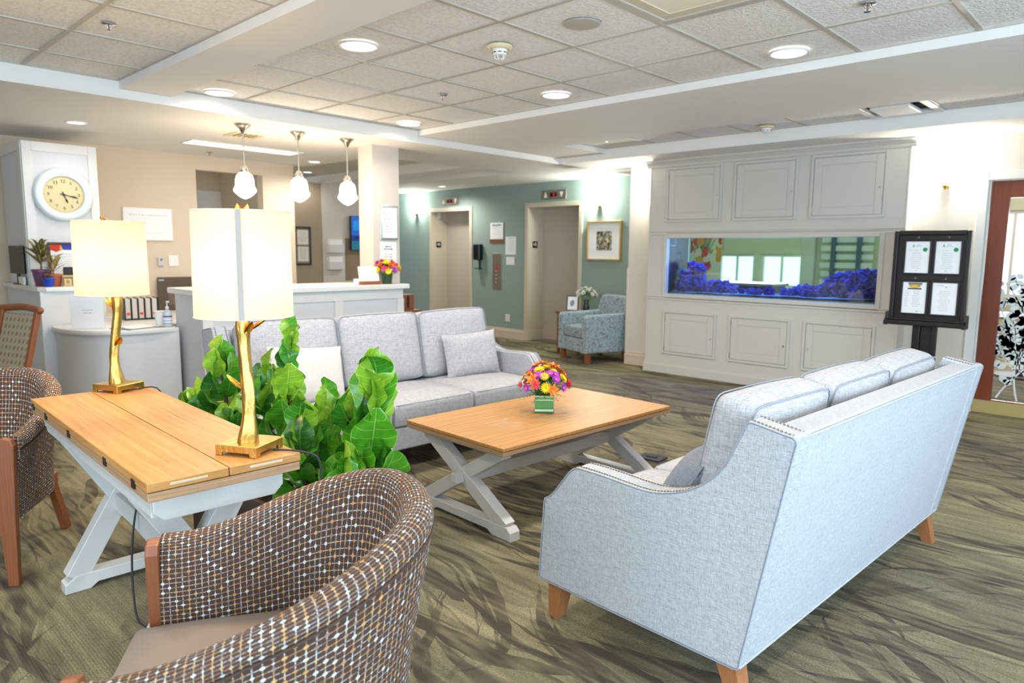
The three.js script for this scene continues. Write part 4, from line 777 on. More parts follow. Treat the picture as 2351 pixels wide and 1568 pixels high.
{
  const t = thing('ceiling_speaker', 'round flat grey speaker grille in the tile ceiling', 'speaker', [-2.437, CE, -3.071]); part('grille', lathe([[0.001, -0.006], [0.085, -0.006], [0.095, -0.004], [0.1, 0]], 40), M.speaker, t);
  const u = thing('ceiling_speaker', 'round speaker grille in the lobby ceiling tray', 'speaker', [-7.9, 2.66, -6.95]); part('grille', lathe([[0.001, -0.006], [0.1, -0.006], [0.12, 0]], 32), M.greyPlastic, u);
  // recessed unlit light in the grid
  const f = thing('recessed_light_panel', 'square recessed light fitting with a cream curved diffuser in the tile ceiling', 'ceiling light', [-1.823, CE, -3.068]);
  const o = 0.293, fr = (a, b, y0, y1) => [rbox(-a, a, y0, y1, -a, -b, 0.003), rbox(-a, a, y0, y1, b, a, 0.003), rbox(-a, -b, y0, y1, -b, b, 0.003), rbox(b, a, y0, y1, -b, b, 0.003)];
  part('frame', fr(o, 0.262, 0.0, 0.02), M.tbar, f); part('inner_frame', fr(0.262, 0.2, 0.008, 0.03), std({ color: '#d9cdb4', roughness: 0.5 }), f);
  part('diffuser', sheet(20, 8, (u, v) => [(u - 0.5) * 0.404, 0.012 + 0.016 * Math.sin(Math.PI * u) * Math.sin(Math.PI * v), (v - 0.5) * 0.404]), std({ color: '#efe3cb', roughness: 0.5, side: THREE.DoubleSide }), f);
  part('back_box', box(-0.29, 0.29, 0.056, 0.06, -0.29, 0.29), M.creamPlastic, f);
  // air unit in the tray
  const a = thing('air_cassette', 'square air conditioning grille in the ceiling tray', 'air vent', [-1.84, CE, -6.5]);
  part('frame', [rbox(-0.28, 0.28, -0.012, 0.02, -0.33, -0.27, 0.004), rbox(-0.28, 0.28, -0.012, 0.02, 0.27, 0.33, 0.004), rbox(-0.28, -0.22, -0.012, 0.02, -0.27, 0.27, 0.004), rbox(0.22, 0.28, -0.012, 0.02, -0.27, 0.27, 0.004)], M.whitePlastic, a);
  part('slot_box', box(-0.22, 0.22, 0.03, 0.05, -0.27, 0.27), M.black, a); part('centre_panel', rbox(-0.15, 0.15, -0.03, 0.0, -0.19, 0.19, 0.01), M.whitePlastic, a);
  for (const z of [-0.23, 0.23]) part('louvre', rbox(-0.16, 0.16, -0.006, 0.0, z - 0.02, z + 0.02, 0.002).rotateX(0), M.whitePlastic, a);
  const v = thing('ceiling_vent', 'small square air vent in the low ceiling behind the first pendant', 'air vent', [-6.64, HL, -3.22]);
  part('frame', [rbox(-0.15, 0.15, -0.008, 0, -0.15, -0.12, 0.002), rbox(-0.15, 0.15, -0.008, 0, 0.12, 0.15, 0.002), rbox(-0.15, -0.12, -0.008, 0, -0.12, 0.12, 0.002), rbox(0.12, 0.15, -0.008, 0, -0.12, 0.12, 0.002)], M.creamPlastic, v); part('backing', box(-0.12, 0.12, -0.001, 0.0, -0.12, 0.12), M.dark, v);
  for (let i = 0; i < 5; i++) part('louvre', rbox(-0.12, 0.12, -0.006, -0.003, -0.1 + i * 0.05 - 0.012, -0.1 + i * 0.05 + 0.012, 0.001), M.creamPlastic, v);
  const s = thing('strip_light', 'long flush strip light in the low ceiling behind the pendants', 'ceiling light', [-7.45, HL, -3.6]);
  part('frame', [rbox(-0.15, 0.15, -0.01, 0, -0.62, -0.6, 0.002), rbox(-0.15, 0.15, -0.01, 0, 0.6, 0.62, 0.002), rbox(-0.15, -0.125, -0.01, 0, -0.6, 0.6, 0.002), rbox(0.125, 0.15, -0.01, 0, -0.6, 0.6, 0.002)], M.whitePlastic, s);
  part('diffuser', box(-0.125, 0.125, -0.006, -0.001, -0.6, 0.6), lensMat, s);
  const l = new THREE.RectAreaLight(new THREE.Color().setRGB(1, 0.88, 0.72), 10, 0.24, 1.18); l.position.set(-7.45, HL - 0.014, -3.6); l.lookAt(-7.45, 0, -3.6); l.name = 'strip_light'; scene.add(l);
}
// pendants over the counter
const opal = std({ color: '#ffffff', emissive: new THREE.Color().setRGB(1, 0.86, 0.66), emissiveIntensity: 4.2, roughness: 0.4 });
[[-2.93, 'schoolhouse pendant lamp above the counter, nearest the clock'], [-3.46, 'schoolhouse pendant lamp above the counter, middle of three'], [-3.99, 'schoolhouse pendant lamp above the counter, nearest the column']].forEach(([z, label]) => {
  const t = thing('pendant_lamp', label, 'pendant lamp', [-6.08, HL, z], 0, 'pendant lamps over the counter');
  part('canopy', lathe([[0.001, 0], [0.068, 0], [0.068, -0.012], [0.052, -0.022], [0.03, -0.045], [0.016, -0.075], [0.001, -0.09]], 28), M.nickel, t);
  part('rod', cyl(0.007, 0.007, 0.32, 0, -0.38, 0, 12), M.nickel, t);
  part('gallery', lathe([[0.007, -0.35], [0.024, -0.36], [0.03, -0.38], [0.04, -0.39], [0.04, -0.415], [0.034, -0.415]], 28), M.nickel, t);
  part('glass_shade', lathe([[0.036, -0.41], [0.043, -0.42], [0.068, -0.44], [0.079, -0.48], [0.081, -0.53], [0.097, -0.56], [0.096, -0.58], [0.075, -0.603], [0.042, -0.63], [0.01, -0.645], [0.001, -0.646]], 40), opal, t);
  const l = new THREE.PointLight(new THREE.Color().setRGB(1, 0.8, 0.58), 1.2, 0, 2); l.position.set(0, -0.53, 0); l.castShadow = true; l.shadow.radius = 4; t.add(l);
});
// wall sconces
const sconceGlass = std({ color: '#ffffff', emissive: SCN, emissiveIntensity: 4.5, roughness: 0.5, side: THREE.DoubleSide });
function sconce(x, y, z, label, color, power, w = 0.2) {
  const t = thing('wall_sconce', label, 'wall lamp', [x, y, z], 0, 'glass wall sconces');
  const half = (k) => sheet(28, 12, (u, v) => { const a = -Math.PI / 2 + Math.PI * u, r = k * w * (0.22 + 0.72 * Math.pow(v, 0.75) + 0.1 * Math.pow(v, 6)); return [r * Math.sin(a), v * 0.16, 0.008 + 0.75 * r * Math.cos(a)]; });
  part('glass_shade', [half(1), half(0.97)], sconceGlass, t);
  part('finial', lathe([[0.001, -0.04], [0.012, -0.03], [0.012, -0.022], [0.034, -0.006], [0.036, 0], [0.001, 0.002]], 20).translate(0, 0, 0.035), M.brass, t);
  part('back_plate', rbox(-0.03, 0.03, -0.02, 0.12, 0.0, 0.008, 0.003), M.brass, t);
  const l = new THREE.PointLight(color, power, 0, 2); l.position.set(0, 0.12, 0.08); l.castShadow = true; l.shadow.radius = 2; t.add(l);
}
const scc = new THREE.Color().setRGB(0.93, 1, 0.92);
sconce(-10.52, 2.14, ZE, 'fluted glass wall sconce lit beside the column', scc, 3.2, 0.2); sconce(-6.27, 2.13, ZE, 'bright glass wall sconce above the framed picture', scc, 4.5, 0.2);
sconce(-4.86, 2.1, ZR, 'glass wall sconce half hidden by the aquarium cabinet', SCN, 3, 0.19); sconce(-1.68, 2.1, ZR, 'bright glass wall sconce above the menu board', SCN, 3, 0.2);

// ================================================================ RECEPTION
{
  const t = thing('clock_pylon', 'tall white panelled cabinet pillar that carries the wall clock', 'cabinet', [0, 0, 0]);
  const x0 = -8.46, x1 = -7.64, z0 = -2.21, z1 = -1.605;
  part('body', rbox(x0, x1, 0, 2.4, z0, z1, 0.006), M.desk, t);
  const f = (y0, y1, a, b) => rbox(x1, x1 + 0.012, y0, y1, a, b, 0.004);
  part('face_frame', [f(0, 2.4, z0, z0 + 0.075), f(0, 2.4, z1 - 0.075, z1), f(2.315, 2.4, z0 + 0.075, z1 - 0.075), f(1.1, 1.18, z0 + 0.075, z1 - 0.075)], M.deskTop, t);
  part('side_frame', [rbox(x0, x1, 2.315, 2.4, z1, z1 + 0.01, 0.004), rbox(x1 - 0.075, x1, 0, 2.315, z1, z1 + 0.01, 0.004)], M.deskTop, t);
  // the clock
  const c = thing('wall_clock', 'round wall clock with cream dial and wide pale blue rim', 'clock', [-7.628, 1.935, -1.91], Math.PI / 2);
  const paleBlue = std({ color: '#dfe8e8', roughness: 0.35 });
  part('rim', lathe([[0.168, 0.028], [0.176, 0.034], [0.19, 0.034], [0.196, 0.04], [0.222, 0.042], [0.236, 0.03], [0.246, 0.012], [0.246, 0.0], [0.168, 0.0]], 72).rotateX(Math.PI / 2), paleBlue, c);
  const dial = canvasTex(512, 512, (g, w) => {
    g.fillStyle = '#e6d5a4'; g.fillRect(0, 0, w, w); g.fillStyle = '#2b281f'; g.strokeStyle = '#5d543c'; g.font = 'bold 58px serif'; g.textAlign = 'center'; g.textBaseline = 'middle';
    for (let h = 1; h <= 12; h++) { const a = h * Math.PI / 6; g.fillText(String(h), 256 + 186 * Math.sin(a), 256 - 186 * Math.cos(a)); }
    for (let k = 0; k < 60; k++) { const a = k * Math.PI / 30; g.lineWidth = k % 5 ? 2 : 5; g.beginPath(); g.moveTo(256 + 226 * Math.sin(a), 256 - 226 * Math.cos(a)); g.lineTo(256 + 238 * Math.sin(a), 256 - 238 * Math.cos(a)); g.stroke(); }
  });
  part('dial', new THREE.CircleGeometry(0.17, 56).translate(0, 0, 0.016), std({ map: dial, roughness: 0.6 }), c, { keepUV: true });
  const hand = (len, w, a) => prism([[-w * 0.5, -0.03], [w * 0.5, -0.03], [w * 0.4, 0.4 * len], [w, 0.7 * len], [0, len], [-w, 0.7 * len], [-w * 0.4, 0.4 * len]], 0.002).rotateZ(-a).translate(0, 0, 0.02);
  part('hour_hand', hand(0.085, 0.009, 5.3 * Math.PI / 6), M.black, c); part('minute_hand', hand(0.125, 0.008, 17 * Math.PI / 30).translate(0, 0, 0.003), M.black, c); part('hub', cyl(0.009, 0.009, 0.01, 0, 0, 0, 14).rotateX(Math.PI / 2).translate(0, 0, 0.02), M.black, c);
}
{
  const d = thing('reception_desk', 'curved white reception desk with a low writing shelf', 'desk', [0, 0, 0]);
  // low part: plan outline swept up
  const bow = new THREE.CatmullRomCurve3([[-7.2, -1.64], [-7.0, -1.62], [-6.75, -1.66], [-6.53, -1.78], [-6.40, -1.97], [-6.37, -2.2]].map(([x, z]) => V3(x, 0, z))).getSpacedPoints(28).map((p) => [p.x, p.z]);
  const plan = [[-7.62, -2.9], [-7.62, -1.95], [-7.2, -1.95], ...bow, [-6.37, -2.415], [-6.67, -2.415], [-6.67, -2.9]];
  const ex = (pts, y0, y1, b = 0) => { const g = prism(pts.map(([x, z]) => [x, -z]), y1 - y0, b); g.rotateX(-Math.PI / 2); g.translate(0, y0, 0); return g; };
  const inset = plan.map(([x, z]) => [x < -7.1 || z < -2.3 ? x : x - 0.035 * smooth(-7.1, -6.6, x), z > -1.93 ? z - 0.03 * smooth(-2.2, -1.7, z) : z]);
  part('body', toCreasedNormals(ex(inset, 0, 0.72), 0.5), M.desk, d); part('writing_shelf', toCreasedNormals(ex(plan, 0.72, 0.76, 0.006), 0.5), M.deskTop, d);
  part('side_block', rbox(-7.64, -7.22, 0, 1.06, -1.95, -1.575, 0.006), M.desk, d); part('side_block', box(-8.46, -7.64, 0, 1.06, -1.595, -1.575), M.desk, d);
  const cap = ex([[-8.46, -1.595], [-8.46, -1.545], [-7.34, -1.545], [-7.24, -1.565], [-7.19, -1.62], [-7.18, -1.72], [-7.18, -1.97], [-7.625, -1.97], [-7.625, -1.595]], 1.06, 1.1, 0.006); part('side_shelf', cap, M.deskTop, d);
  const b = thing('service_counter', 'high white counter with panelled front under the pendant lamps', 'counter', [0, 0, 0]);
  part('front', rbox(-6.02, -5.985, 0, 1.05, -4.58, -2.46, 0.004), M.desk, b);
  part('end_panel', rbox(-6.55, -6.02, 0, 1.05, -2.5, -2.46, 0.004), M.desk, b); part('end_panel', rbox(-6.165, -6.02, 0, 1.05, -4.58, -4.55, 0.004), M.desk, b);
  const fr = (y0, y1, a, c) => rbox(-5.985, -5.97, y0, y1, a, c, 0.004);
  part('front_frame', [fr(0.95, 1.05, -4.58, -2.46), fr(0, 0.12, -4.58, -2.46), ...[-2.46, -3.05, -3.75, -4.5].map((z) => fr(0.12, 0.95, z - 0.09, z))], M.deskTop, b);
  part('counter_top', [rbox(-6.62, -5.92, 1.05, 1.1, -4.335, -2.42, 0.008), rbox(-6.16, -5.92, 1.05, 1.1, -4.63, -4.335, 0.008)], M.deskTop, b);
  part('back_shelf', rbox(-6.6, -6.05, 0.7, 0.73, -4.33, -2.52, 0.004), M.deskTop, b);
  const k = thing('back_counter', 'low white cabinet along the beige wall behind the desk', 'cabinet', [0, 0, 0]);
  part('body', rbox(-8.49, -8.03, 0, 0.7, -4.6, -2.3, 0.005), M.desk, k); part('worktop', rbox(-8.495, -8.0, 0.7, 0.735, -4.62, -2.25, 0.006), M.deskTop, k);
}
// papers and signs with lines too small to read
function lines(g, x, y, w, n, gap, h = 3, c = '#9aa3ab', seed = 1) { const r = seeded(seed); g.fillStyle = c; for (let i = 0; i < n; i++) { const l = w * (0.55 + 0.45 * r()); let p = x + (w - l) / 2; const e = p + l; while (p < e) { const k = Math.min(e - p, 6 + 22 * r()); g.fillRect(p, y + i * gap, k, h); p += k + 5; } } }
function sheetMat(w, h, draw) { return std({ map: canvasTex(w, h, (g) => { g.fillStyle = '#f3f5f6'; g.fillRect(0, 0, w, h); draw(g, w, h); }), roughness: 0.8 }); }
function print(w, h, mat, parent, name = 'sheet', z = 0) { return part(name, new THREE.PlaneGeometry(w, h).translate(0, 0, z), mat, parent, { keepUV: true }); }
function frame(name, label, category, at, turn, w, h, bw, depth, frameMat, picMat, opt = {}) {
  const t = thing(name, label, category, at, turn);
  part('frame', [rbox(-w / 2, w / 2, h / 2 - bw, h / 2, 0, depth, 0.003), rbox(-w / 2, w / 2, -h / 2, -h / 2 + bw, 0, depth, 0.003), rbox(-w / 2, -w / 2 + bw, -h / 2 + bw, h / 2 - bw, 0, depth, 0.003), rbox(w / 2 - bw, w / 2, -h / 2 + bw, h / 2 - bw, 0, depth, 0.003)], frameMat, t);
  part('backing', box(-w / 2 + bw, w / 2 - bw, -h / 2 + bw, h / 2 - bw, 0.001, depth * 0.4), M.paper, t);
  print(w - 2 * bw, h - 2 * bw, picMat, t, opt.pic ?? 'print', depth * 0.4 + 0.001);
  return t;
}
const XP = Math.PI / 2;    // turned to face +x
// on the column
frame('framed_notice', 'silver framed notice on the cream column', 'notice', [-6.169, 1.745, -4.545], XP, 0.225, 0.36, 0.018, 0.02, M.chrome, sheetMat(128, 200, (g, w) => lines(g, 16, 24, 96, 9, 17, 3, '#8d979f', 4)));
{ const t = thing('paper_notice', 'white paper notice with red lines under the silver frame', 'notice', [-6.1685, 1.375, -4.54], XP); print(0.215, 0.34, sheetMat(128, 200, (g) => { lines(g, 34, 18, 60, 1, 10, 3, '#b9bfc4', 2); lines(g, 26, 30, 76, 2, 15, 6, '#4d5358', 9); lines(g, 22, 78, 84, 1, 10, 4, '#c2888c', 3); lines(g, 26, 95, 74, 1, 10, 4, '#7d858c', 5); lines(g, 22, 112, 84, 2, 15, 4, '#c2888c', 6); }), t); }
// on the counter
{
  const t = thing('tablet_stand', 'white tablet screen on a wooden stand on the counter', 'tablet', [-6.03, 1.1, -4.2], XP - 0.1);
  part('base', rbox(-0.11, 0.11, 0, 0.035, -0.05, 0.05, 0.006), M.brownWoodFlat, t); const s = part('screen', rbox(-0.115, 0.115, 0, 0.155, -0.006, 0.006, 0.006).rotateX(-0.22).translate(0, 0.032, -0.005), M.whitePlastic, t); part('brace', rbox(-0.03, 0.03, 0, 0.11, -0.006, 0.0, 0.002).rotateX(0.3).translate(0, 0.034, -0.07), M.whitePlastic, t);
  const a = thing('acrylic_holder', 'clear acrylic card holder beside the tablet on the counter', 'card holder', [-6.05, 1.1, -4.05], XP + 0.15); part('back', box(-0.05, 0.05, 0, 0.07, -0.002, 0), M.acrylic, a); part('base', box(-0.05, 0.05, 0, 0.003, 0, 0.04), M.acrylic, a); part('card', box(-0.035, 0.035, 0.006, 0.06, 0.0005, 0.0015), M.paper, a);
  const c = thing('suggestion_box', 'small wooden box with a black latch beyond the end of the counter', 'box', [-6.45, 0.78, -4.96], XP); part('body', rbox(-0.09, 0.09, 0, 0.17, -0.07, 0.07, 0.005), M.brownWoodFlat, c); part('latch', rbox(-0.014, 0.014, 0.02, 0.16, 0.07, 0.08, 0.003), M.black, c);
  const st = thing('pedestal_stand', 'wooden stand under the box at the end of the counter', 'stand', [-6.45, 0, -4.96], 0); part('top', rbox(-0.15, 0.15, 0.745, 0.78, -0.13, 0.13, 0.005), M.brownWoodFlat, st); for (const sx of [-1, 1]) for (const sz of [-1, 1]) part('leg', rbox(sx * 0.12 - 0.015, sx * 0.12 + 0.015, 0, 0.745, sz * 0.1 - 0.015, sz * 0.1 + 0.015, 0.004), M.brownWood, st);
}
// on the wall behind the desk
{
  const t = thing('wall_board', 'large white board with faint lettering on the beige wall', 'board', [-8.498, 1.715, -2.94], XP); part('panel', rbox(-0.26, 0.26, -0.18, 0.18, 0, 0.02, 0.003), M.whitePlastic, t); print(0.5, 0.34, sheetMat(256, 180, (g) => { lines(g, 24, 34, 210, 1, 20, 5, '#d5d2cf', 4); lines(g, 24, 140, 190, 1, 20, 3, '#dedbd8', 4); }), t, 'lettering', 0.0208);
  const s = thing('thermostat', 'small grey thermostat on the beige wall', 'thermostat', [-8.498, 1.3, -3.055], XP); part('case', rbox(-0.034, 0.034, -0.05, 0.05, 0, 0.025, 0.005), std({ color: '#c7c5c2', roughness: 0.5 }), s); part('dial', cyl(0.012, 0.012, 0.006).rotateX(Math.PI / 2).translate(0, 0.02, 0.025), M.greyPlastic, s);
  const w = thing('light_switch', 'white switch plate beside the thermostat', 'switch', [-8.498, 1.305, -3.197], XP); part('plate', rbox(-0.055, 0.055, -0.062, 0.062, 0, 0.008, 0.003), M.whitePlastic, w); for (const x of [-0.024, 0.024]) part('rocker', rbox(x - 0.014, x + 0.014, -0.03, 0.03, 0.008, 0.012, 0.002), M.whitePlastic, w);
  const b = thing('notice_board', 'dark framed board leaning on the back counter', 'board', [-8.45, 0.92, -3.18], XP); part('panel', rbox(-0.19, 0.19, -0.185, 0.2, -0.012, 0.012, 0.003), std({ color: '#55493c', roughness: 0.6 }), b); part('photo', box(-0.08, 0.02, -0.12, 0.06, 0.012, 0.014), std({ color: '#6d5f55', roughness: 0.5 }), b); part('label_strip', box(-0.18, -0.12, 0.16, 0.175, 0.012, 0.014), std({ color: '#9cc0c6', roughness: 0.6 }), b);
}
// binders in a rack
{
  const t = thing('binder_rack', 'black rack holding grey binders on the desk', 'rack', [-7.35, 0.761, -2.42], XP - 0.1); part('base', rbox(-0.15, 0.15, 0, 0.012, -0.1, 0.1, 0.003), M.black, t); part('back', rbox(-0.15, 0.15, 0.012, 0.2, -0.1, -0.09, 0.003), M.black, t); for (let i = 0; i < 6; i++) part('divider', rbox(-0.15 + i * 0.0585, -0.1425 + i * 0.0585, 0.012, 0.21, -0.09, 0.1, 0.002), M.black, t);
  for (let i = 0; i < 5; i++) { const b = single('binder', 'light grey binder standing in the black rack on the desk', 'binder', rbox(-0.022, 0.022, 0, 0.19, -0.085, 0.085, 0.003), std({ color: '#c9c4bd', roughness: 0.6 }), [0, 0, 0], 0, 'binders in the rack'); const p = V3(-0.117 + i * 0.0585, 0.0125, 0.005).applyAxisAngle(V3(0, 1, 0), XP - 0.1); b.position.set(-7.35 + p.x, 0.761 + p.y, -2.42 + p.z); b.rotation.y = XP - 0.1; if (i % 2 === 0) part('red_label', box(-0.014, 0.014, 0.035, 0.06, 0.0852, 0.0862), std({ color: '#d8402c', roughness: 0.6 }), b); }
}
// writing shelf things
{
  const s = thing('desk_sign', 'white sign in a clear stand on the writing shelf', 'sign', [-6.72, 0.761, -1.80], XP - 0.55); part('stand', [box(-0.13, 0.13, 0, 0.3, -0.004, -0.001), box(-0.13, 0.13, 0, 0.004, -0.05, 0.05)], M.acrylic, s); print(0.25, 0.29, sheetMat(256, 300, (g) => { lines(g, 50, 20, 150, 1, 10, 5, '#aeb8c0', 2); lines(g, 54, 140, 150, 1, 12, 5, '#9aa6b0', 8); lines(g, 76, 165, 106, 1, 12, 5, '#9aa6b0', 9); }), s, 'sheet', 0.0005).position.y = 0.152;
  const c = thing('clipboard', 'clipboard with white paper lying on the writing shelf', 'clipboard', [-6.55, 0.761, -2.12], 0.35); part('board', rbox(-0.12, 0.12, 0, 0.005, -0.16, 0.16, 0.002), M.greyPlastic, c); part('paper', rbox(-0.11, 0.11, 0.005, 0.011, -0.15, 0.13, 0.001), M.paper, c); part('clip', rbox(-0.04, 0.04, 0.005, 0.017, 0.13, 0.155, 0.003), M.chrome, c);
  single('pen', 'thin pen lying beside the clipboard', 'pen', cyl(0.004, 0.004, 0.13, 0, -0.065, 0, 8).rotateZ(Math.PI / 2), M.greyPlastic, [-6.46, 0.766, -2.26], 0.9);
  const b = thing('sanitizer_bottle', 'clear pump bottle with a blue and white label on the writing shelf', 'bottle', [-6.46, 0.761, -2.355]); part('body', lathe([[0.001, 0], [0.036, 0], [0.038, 0.01], [0.038, 0.12], [0.03, 0.14], [0.014, 0.15], [0.014, 0.16], [0.001, 0.16]], 24), phys({ color: '#eef3f6', roughness: 0.1, transmission: 0.6, thickness: 0 }), b); part('pump', [cyl(0.014, 0.014, 0.02, 0, 0.16, 0, 14), cyl(0.005, 0.005, 0.04, 0, 0.18, 0, 8), rbox(-0.008, 0.035, 0.215, 0.228, -0.008, 0.008, 0.003)], M.whitePlastic, b);
  part('label', new THREE.CylinderGeometry(0.0385, 0.0385, 0.08, 24, 1, true, 0, 3.4).translate(0, 0.065, 0), std({ map: canvasTex(128, 64, (g) => { g.fillStyle = '#f4f6f8'; g.fillRect(0, 0, 128, 64); g.fillStyle = '#2d4a8c'; g.fillRect(0, 4, 128, 12); g.fillStyle = '#e7a09a'; g.fillRect(0, 22, 128, 5); g.fillStyle = '#6fb3d9'; g.fillRect(0, 36, 128, 8); g.fillStyle = '#223a70'; g.fillRect(0, 56, 128, 5); }), roughness: 0.5, side: THREE.DoubleSide }), b, { keepUV: true });
  const u = thing('white_tub', 'white plastic tub behind the pump bottle', 'tub', [-6.57, 0.761, -2.34]); part('body', cyl(0.045, 0.052, 0.13, 0, 0, 0, 24), M.whitePlastic, u); part('rim', turned(new THREE.TorusGeometry(0.053, 0.004, 8, 28), Math.PI / 2).translate(0, 0.13, 0), M.whitePlastic, u);
}
// plants, calendar, screen on the side shelf
{
  const leafM = std({ map: canvasTex(64, 256, (g) => { g.fillStyle = '#4d6b34'; g.fillRect(0, 0, 64, 256); g.fillStyle = '#c9a06a'; g.fillRect(26, 0, 12, 256); g.fillStyle = '#a5583f'; g.fillRect(0, 0, 5, 256); g.fillRect(59, 0, 5, 256); }), roughness: 0.5, side: THREE.DoubleSide });
  const leafM2 = std({ map: canvasTex(64, 256, (g) => { g.fillStyle = '#9c9a52'; g.fillRect(0, 0, 64, 256); g.fillStyle = '#d7b08a'; g.fillRect(22, 0, 20, 256); g.fillStyle = '#b8683f'; g.fillRect(0, 0, 6, 256); }), roughness: 0.5, side: THREE.DoubleSide });
  const blade = (l, w) => sheet(4, 8, (u, v) => { const b = u * 2 - 1, ww = w * Math.sin(Math.PI * Math.pow(v * 0.96 + 0.04, 0.75)); return [b * ww, l * (v * 0.8 - 0.55 * v * v * v), l * v * 0.9 + 0.3 * ww * b * b]; }, (u, v) => [u, v]);
  const bl = blade(0.2, 0.024);
  function pot(name, label, at, potMat, r, h, n, m, rise, s = 1) {
    const t = thing(name, label, 'potted plant', at);
    part('pot', lathe([[0.001, 0], [r * 0.72, 0], [r, h * 0.86], [r * 1.07, h * 0.86], [r * 1.07, h], [r * 0.94, h], [r * 0.9, h * 0.86], [0.001, h * 0.84]], 28), potMat, t); part('soil', cyl(r * 0.9, r * 0.9, 0.004, 0, h * 0.88, 0, 20), M.dark, t);
    const q = seeded(at[2] * 1000 | 0);
    if (rise) part('stem', cyl(0.008, 0.006, rise, 0, h * 0.88, 0, 8), std({ color: '#8a6a4a', roughness: 0.8 }), t);
    for (let i = 0; i < n; i++) { const l = new THREE.Mesh(bl, m); l.name = 'leaf'; l.castShadow = l.receiveShadow = true; l.position.set(0, h * 0.88 + rise * (0.35 + 0.65 * i / n), 0); l.rotation.set(-0.75 + 1.0 * q() * (1 - 0.5 * i / n), i * 2.4 + q() * 0.5, 0, 'YXZ'); l.scale.setScalar(s * (0.8 + 0.4 * q())); t.add(l); }
    return t;
  }
  const purple = std({ color: '#6f4a66', roughness: 0.25 }), terra = std({ color: '#b5623f', roughness: 0.75 }), cobalt = std({ color: '#1f43b8', roughness: 0.3 });
  pot('potted_cordyline', 'tall green and pink leaved plant in a purple pot on the side shelf', [-7.46, 1.1, -1.655], purple, 0.075, 0.15, 22, leafM, 0.17, 1.0);
  pot('potted_croton', 'small orange and green plant in a terracotta pot on the side shelf', [-7.33, 1.1, -1.715], terra, 0.07, 0.11, 18, leafM2, 0.09, 0.8);
  pot('potted_succulent', 'dark succulent in a small bright blue pot on the side shelf', [-7.25, 1.1, -1.655], cobalt, 0.045, 0.08, 10, std({ color: '#4d5a48', roughness: 0.6, side: THREE.DoubleSide }), 0.0, 0.28);
  const c = thing('block_calendar', 'wooden block calendar showing 0 and 4 on the side shelf', 'calendar', [-7.26, 1.1, -1.84], XP - 0.15); part('tray', [rbox(-0.075, 0.075, 0, 0.012, -0.03, 0.03, 0.003), rbox(-0.075, 0.075, 0.085, 0.1, -0.03, 0.03, 0.003), rbox(-0.075, 0.075, 0.012, 0.085, -0.03, -0.02, 0.002)], std({ color: '#cfb37c', roughness: 0.6 }), c);
  for (const [x, s] of [[-0.035, '0'], [0.03, '4']]) { const b = part('cube', rbox(x - 0.03, x + 0.03, 0.013, 0.072, -0.018, 0.03, 0.003), std({ color: '#d8bd86', roughness: 0.6 }), c); part('numeral', new THREE.PlaneGeometry(0.05, 0.05).translate(x, 0.043, 0.0308), std({ map: canvasTex(64, 64, (g) => { g.fillStyle = '#d8bd86'; g.fillRect(0, 0, 64, 64); g.fillStyle = '#2a2419'; g.font = 'bold 52px serif'; g.textAlign = 'center'; g.textBaseline = 'middle'; g.fillText(s, 32, 34); }), roughness: 0.6 }), b, { keepUV: true }); }
  const m = thing('desk_phone', 'dark grey desk telephone standing beside the calendar', 'telephone', [-7.42, 1.1, -1.90], XP - 0.3); part('body', rbox(-0.085, 0.075, 0, 0.17, -0.03, 0.03, 0.008).rotateX(-0.25), M.dark, m); part('handset', rbox(0.04, 0.085, 0.0, 0.18, 0.02, 0.05, 0.012).rotateX(-0.25), std({ color: '#31404d', roughness: 0.35 }), m);
  frame('framed_certificate', 'dark red framed certificate with a coloured heading behind the plants', 'certificate', [-7.626, 1.33, -1.875], XP, 0.25, 0.33, 0.02, 0.018, std({ color: '#4a1218', roughness: 0.35 }), sheetMat(200, 270, (g, w) => { g.fillStyle = '#d8452e'; g.fillRect(0, 0, 90, 50); g.beginPath(); g.moveTo(10, 50); g.lineTo(45, 66); g.lineTo(80, 50); g.fill(); g.fillStyle = '#3a49ab'; g.fillRect(86, 0, 114, 46); g.fillStyle = '#e8c04a'; g.beginPath(); g.moveTo(80, 0); g.lineTo(100, 46); g.lineTo(74, 46); g.fill(); lines(g, 16, 84, 168, 8, 20, 4, '#c9c6c6', 2); }));
  const s = thing('desk_monitor', 'black computer screen at the left edge beside the clock pillar', 'monitor', [-7.86, 1.1, -1.57], 0.15); part('screen', rbox(-0.2, 0.12, 0.1, 0.36, -0.008, 0.008, 0.004), M.blackGloss, s); part('stand', rbox(-0.06, 0.0, 0, 0.12, -0.006, 0.006, 0.003), M.black, s); part('base', rbox(-0.12, 0.06, 0, 0.012, -0.02, 0.02, 0.003), M.black, s);
}
single('desk_printer', 'small white device behind the purple plant pot on the side shelf', 'printer', [rbox(-0.1, 0.1, 0, 0.075, -0.008, 0.012, 0.006)], M.whitePlastic, [-7.8, 1.1, -1.572], 0);
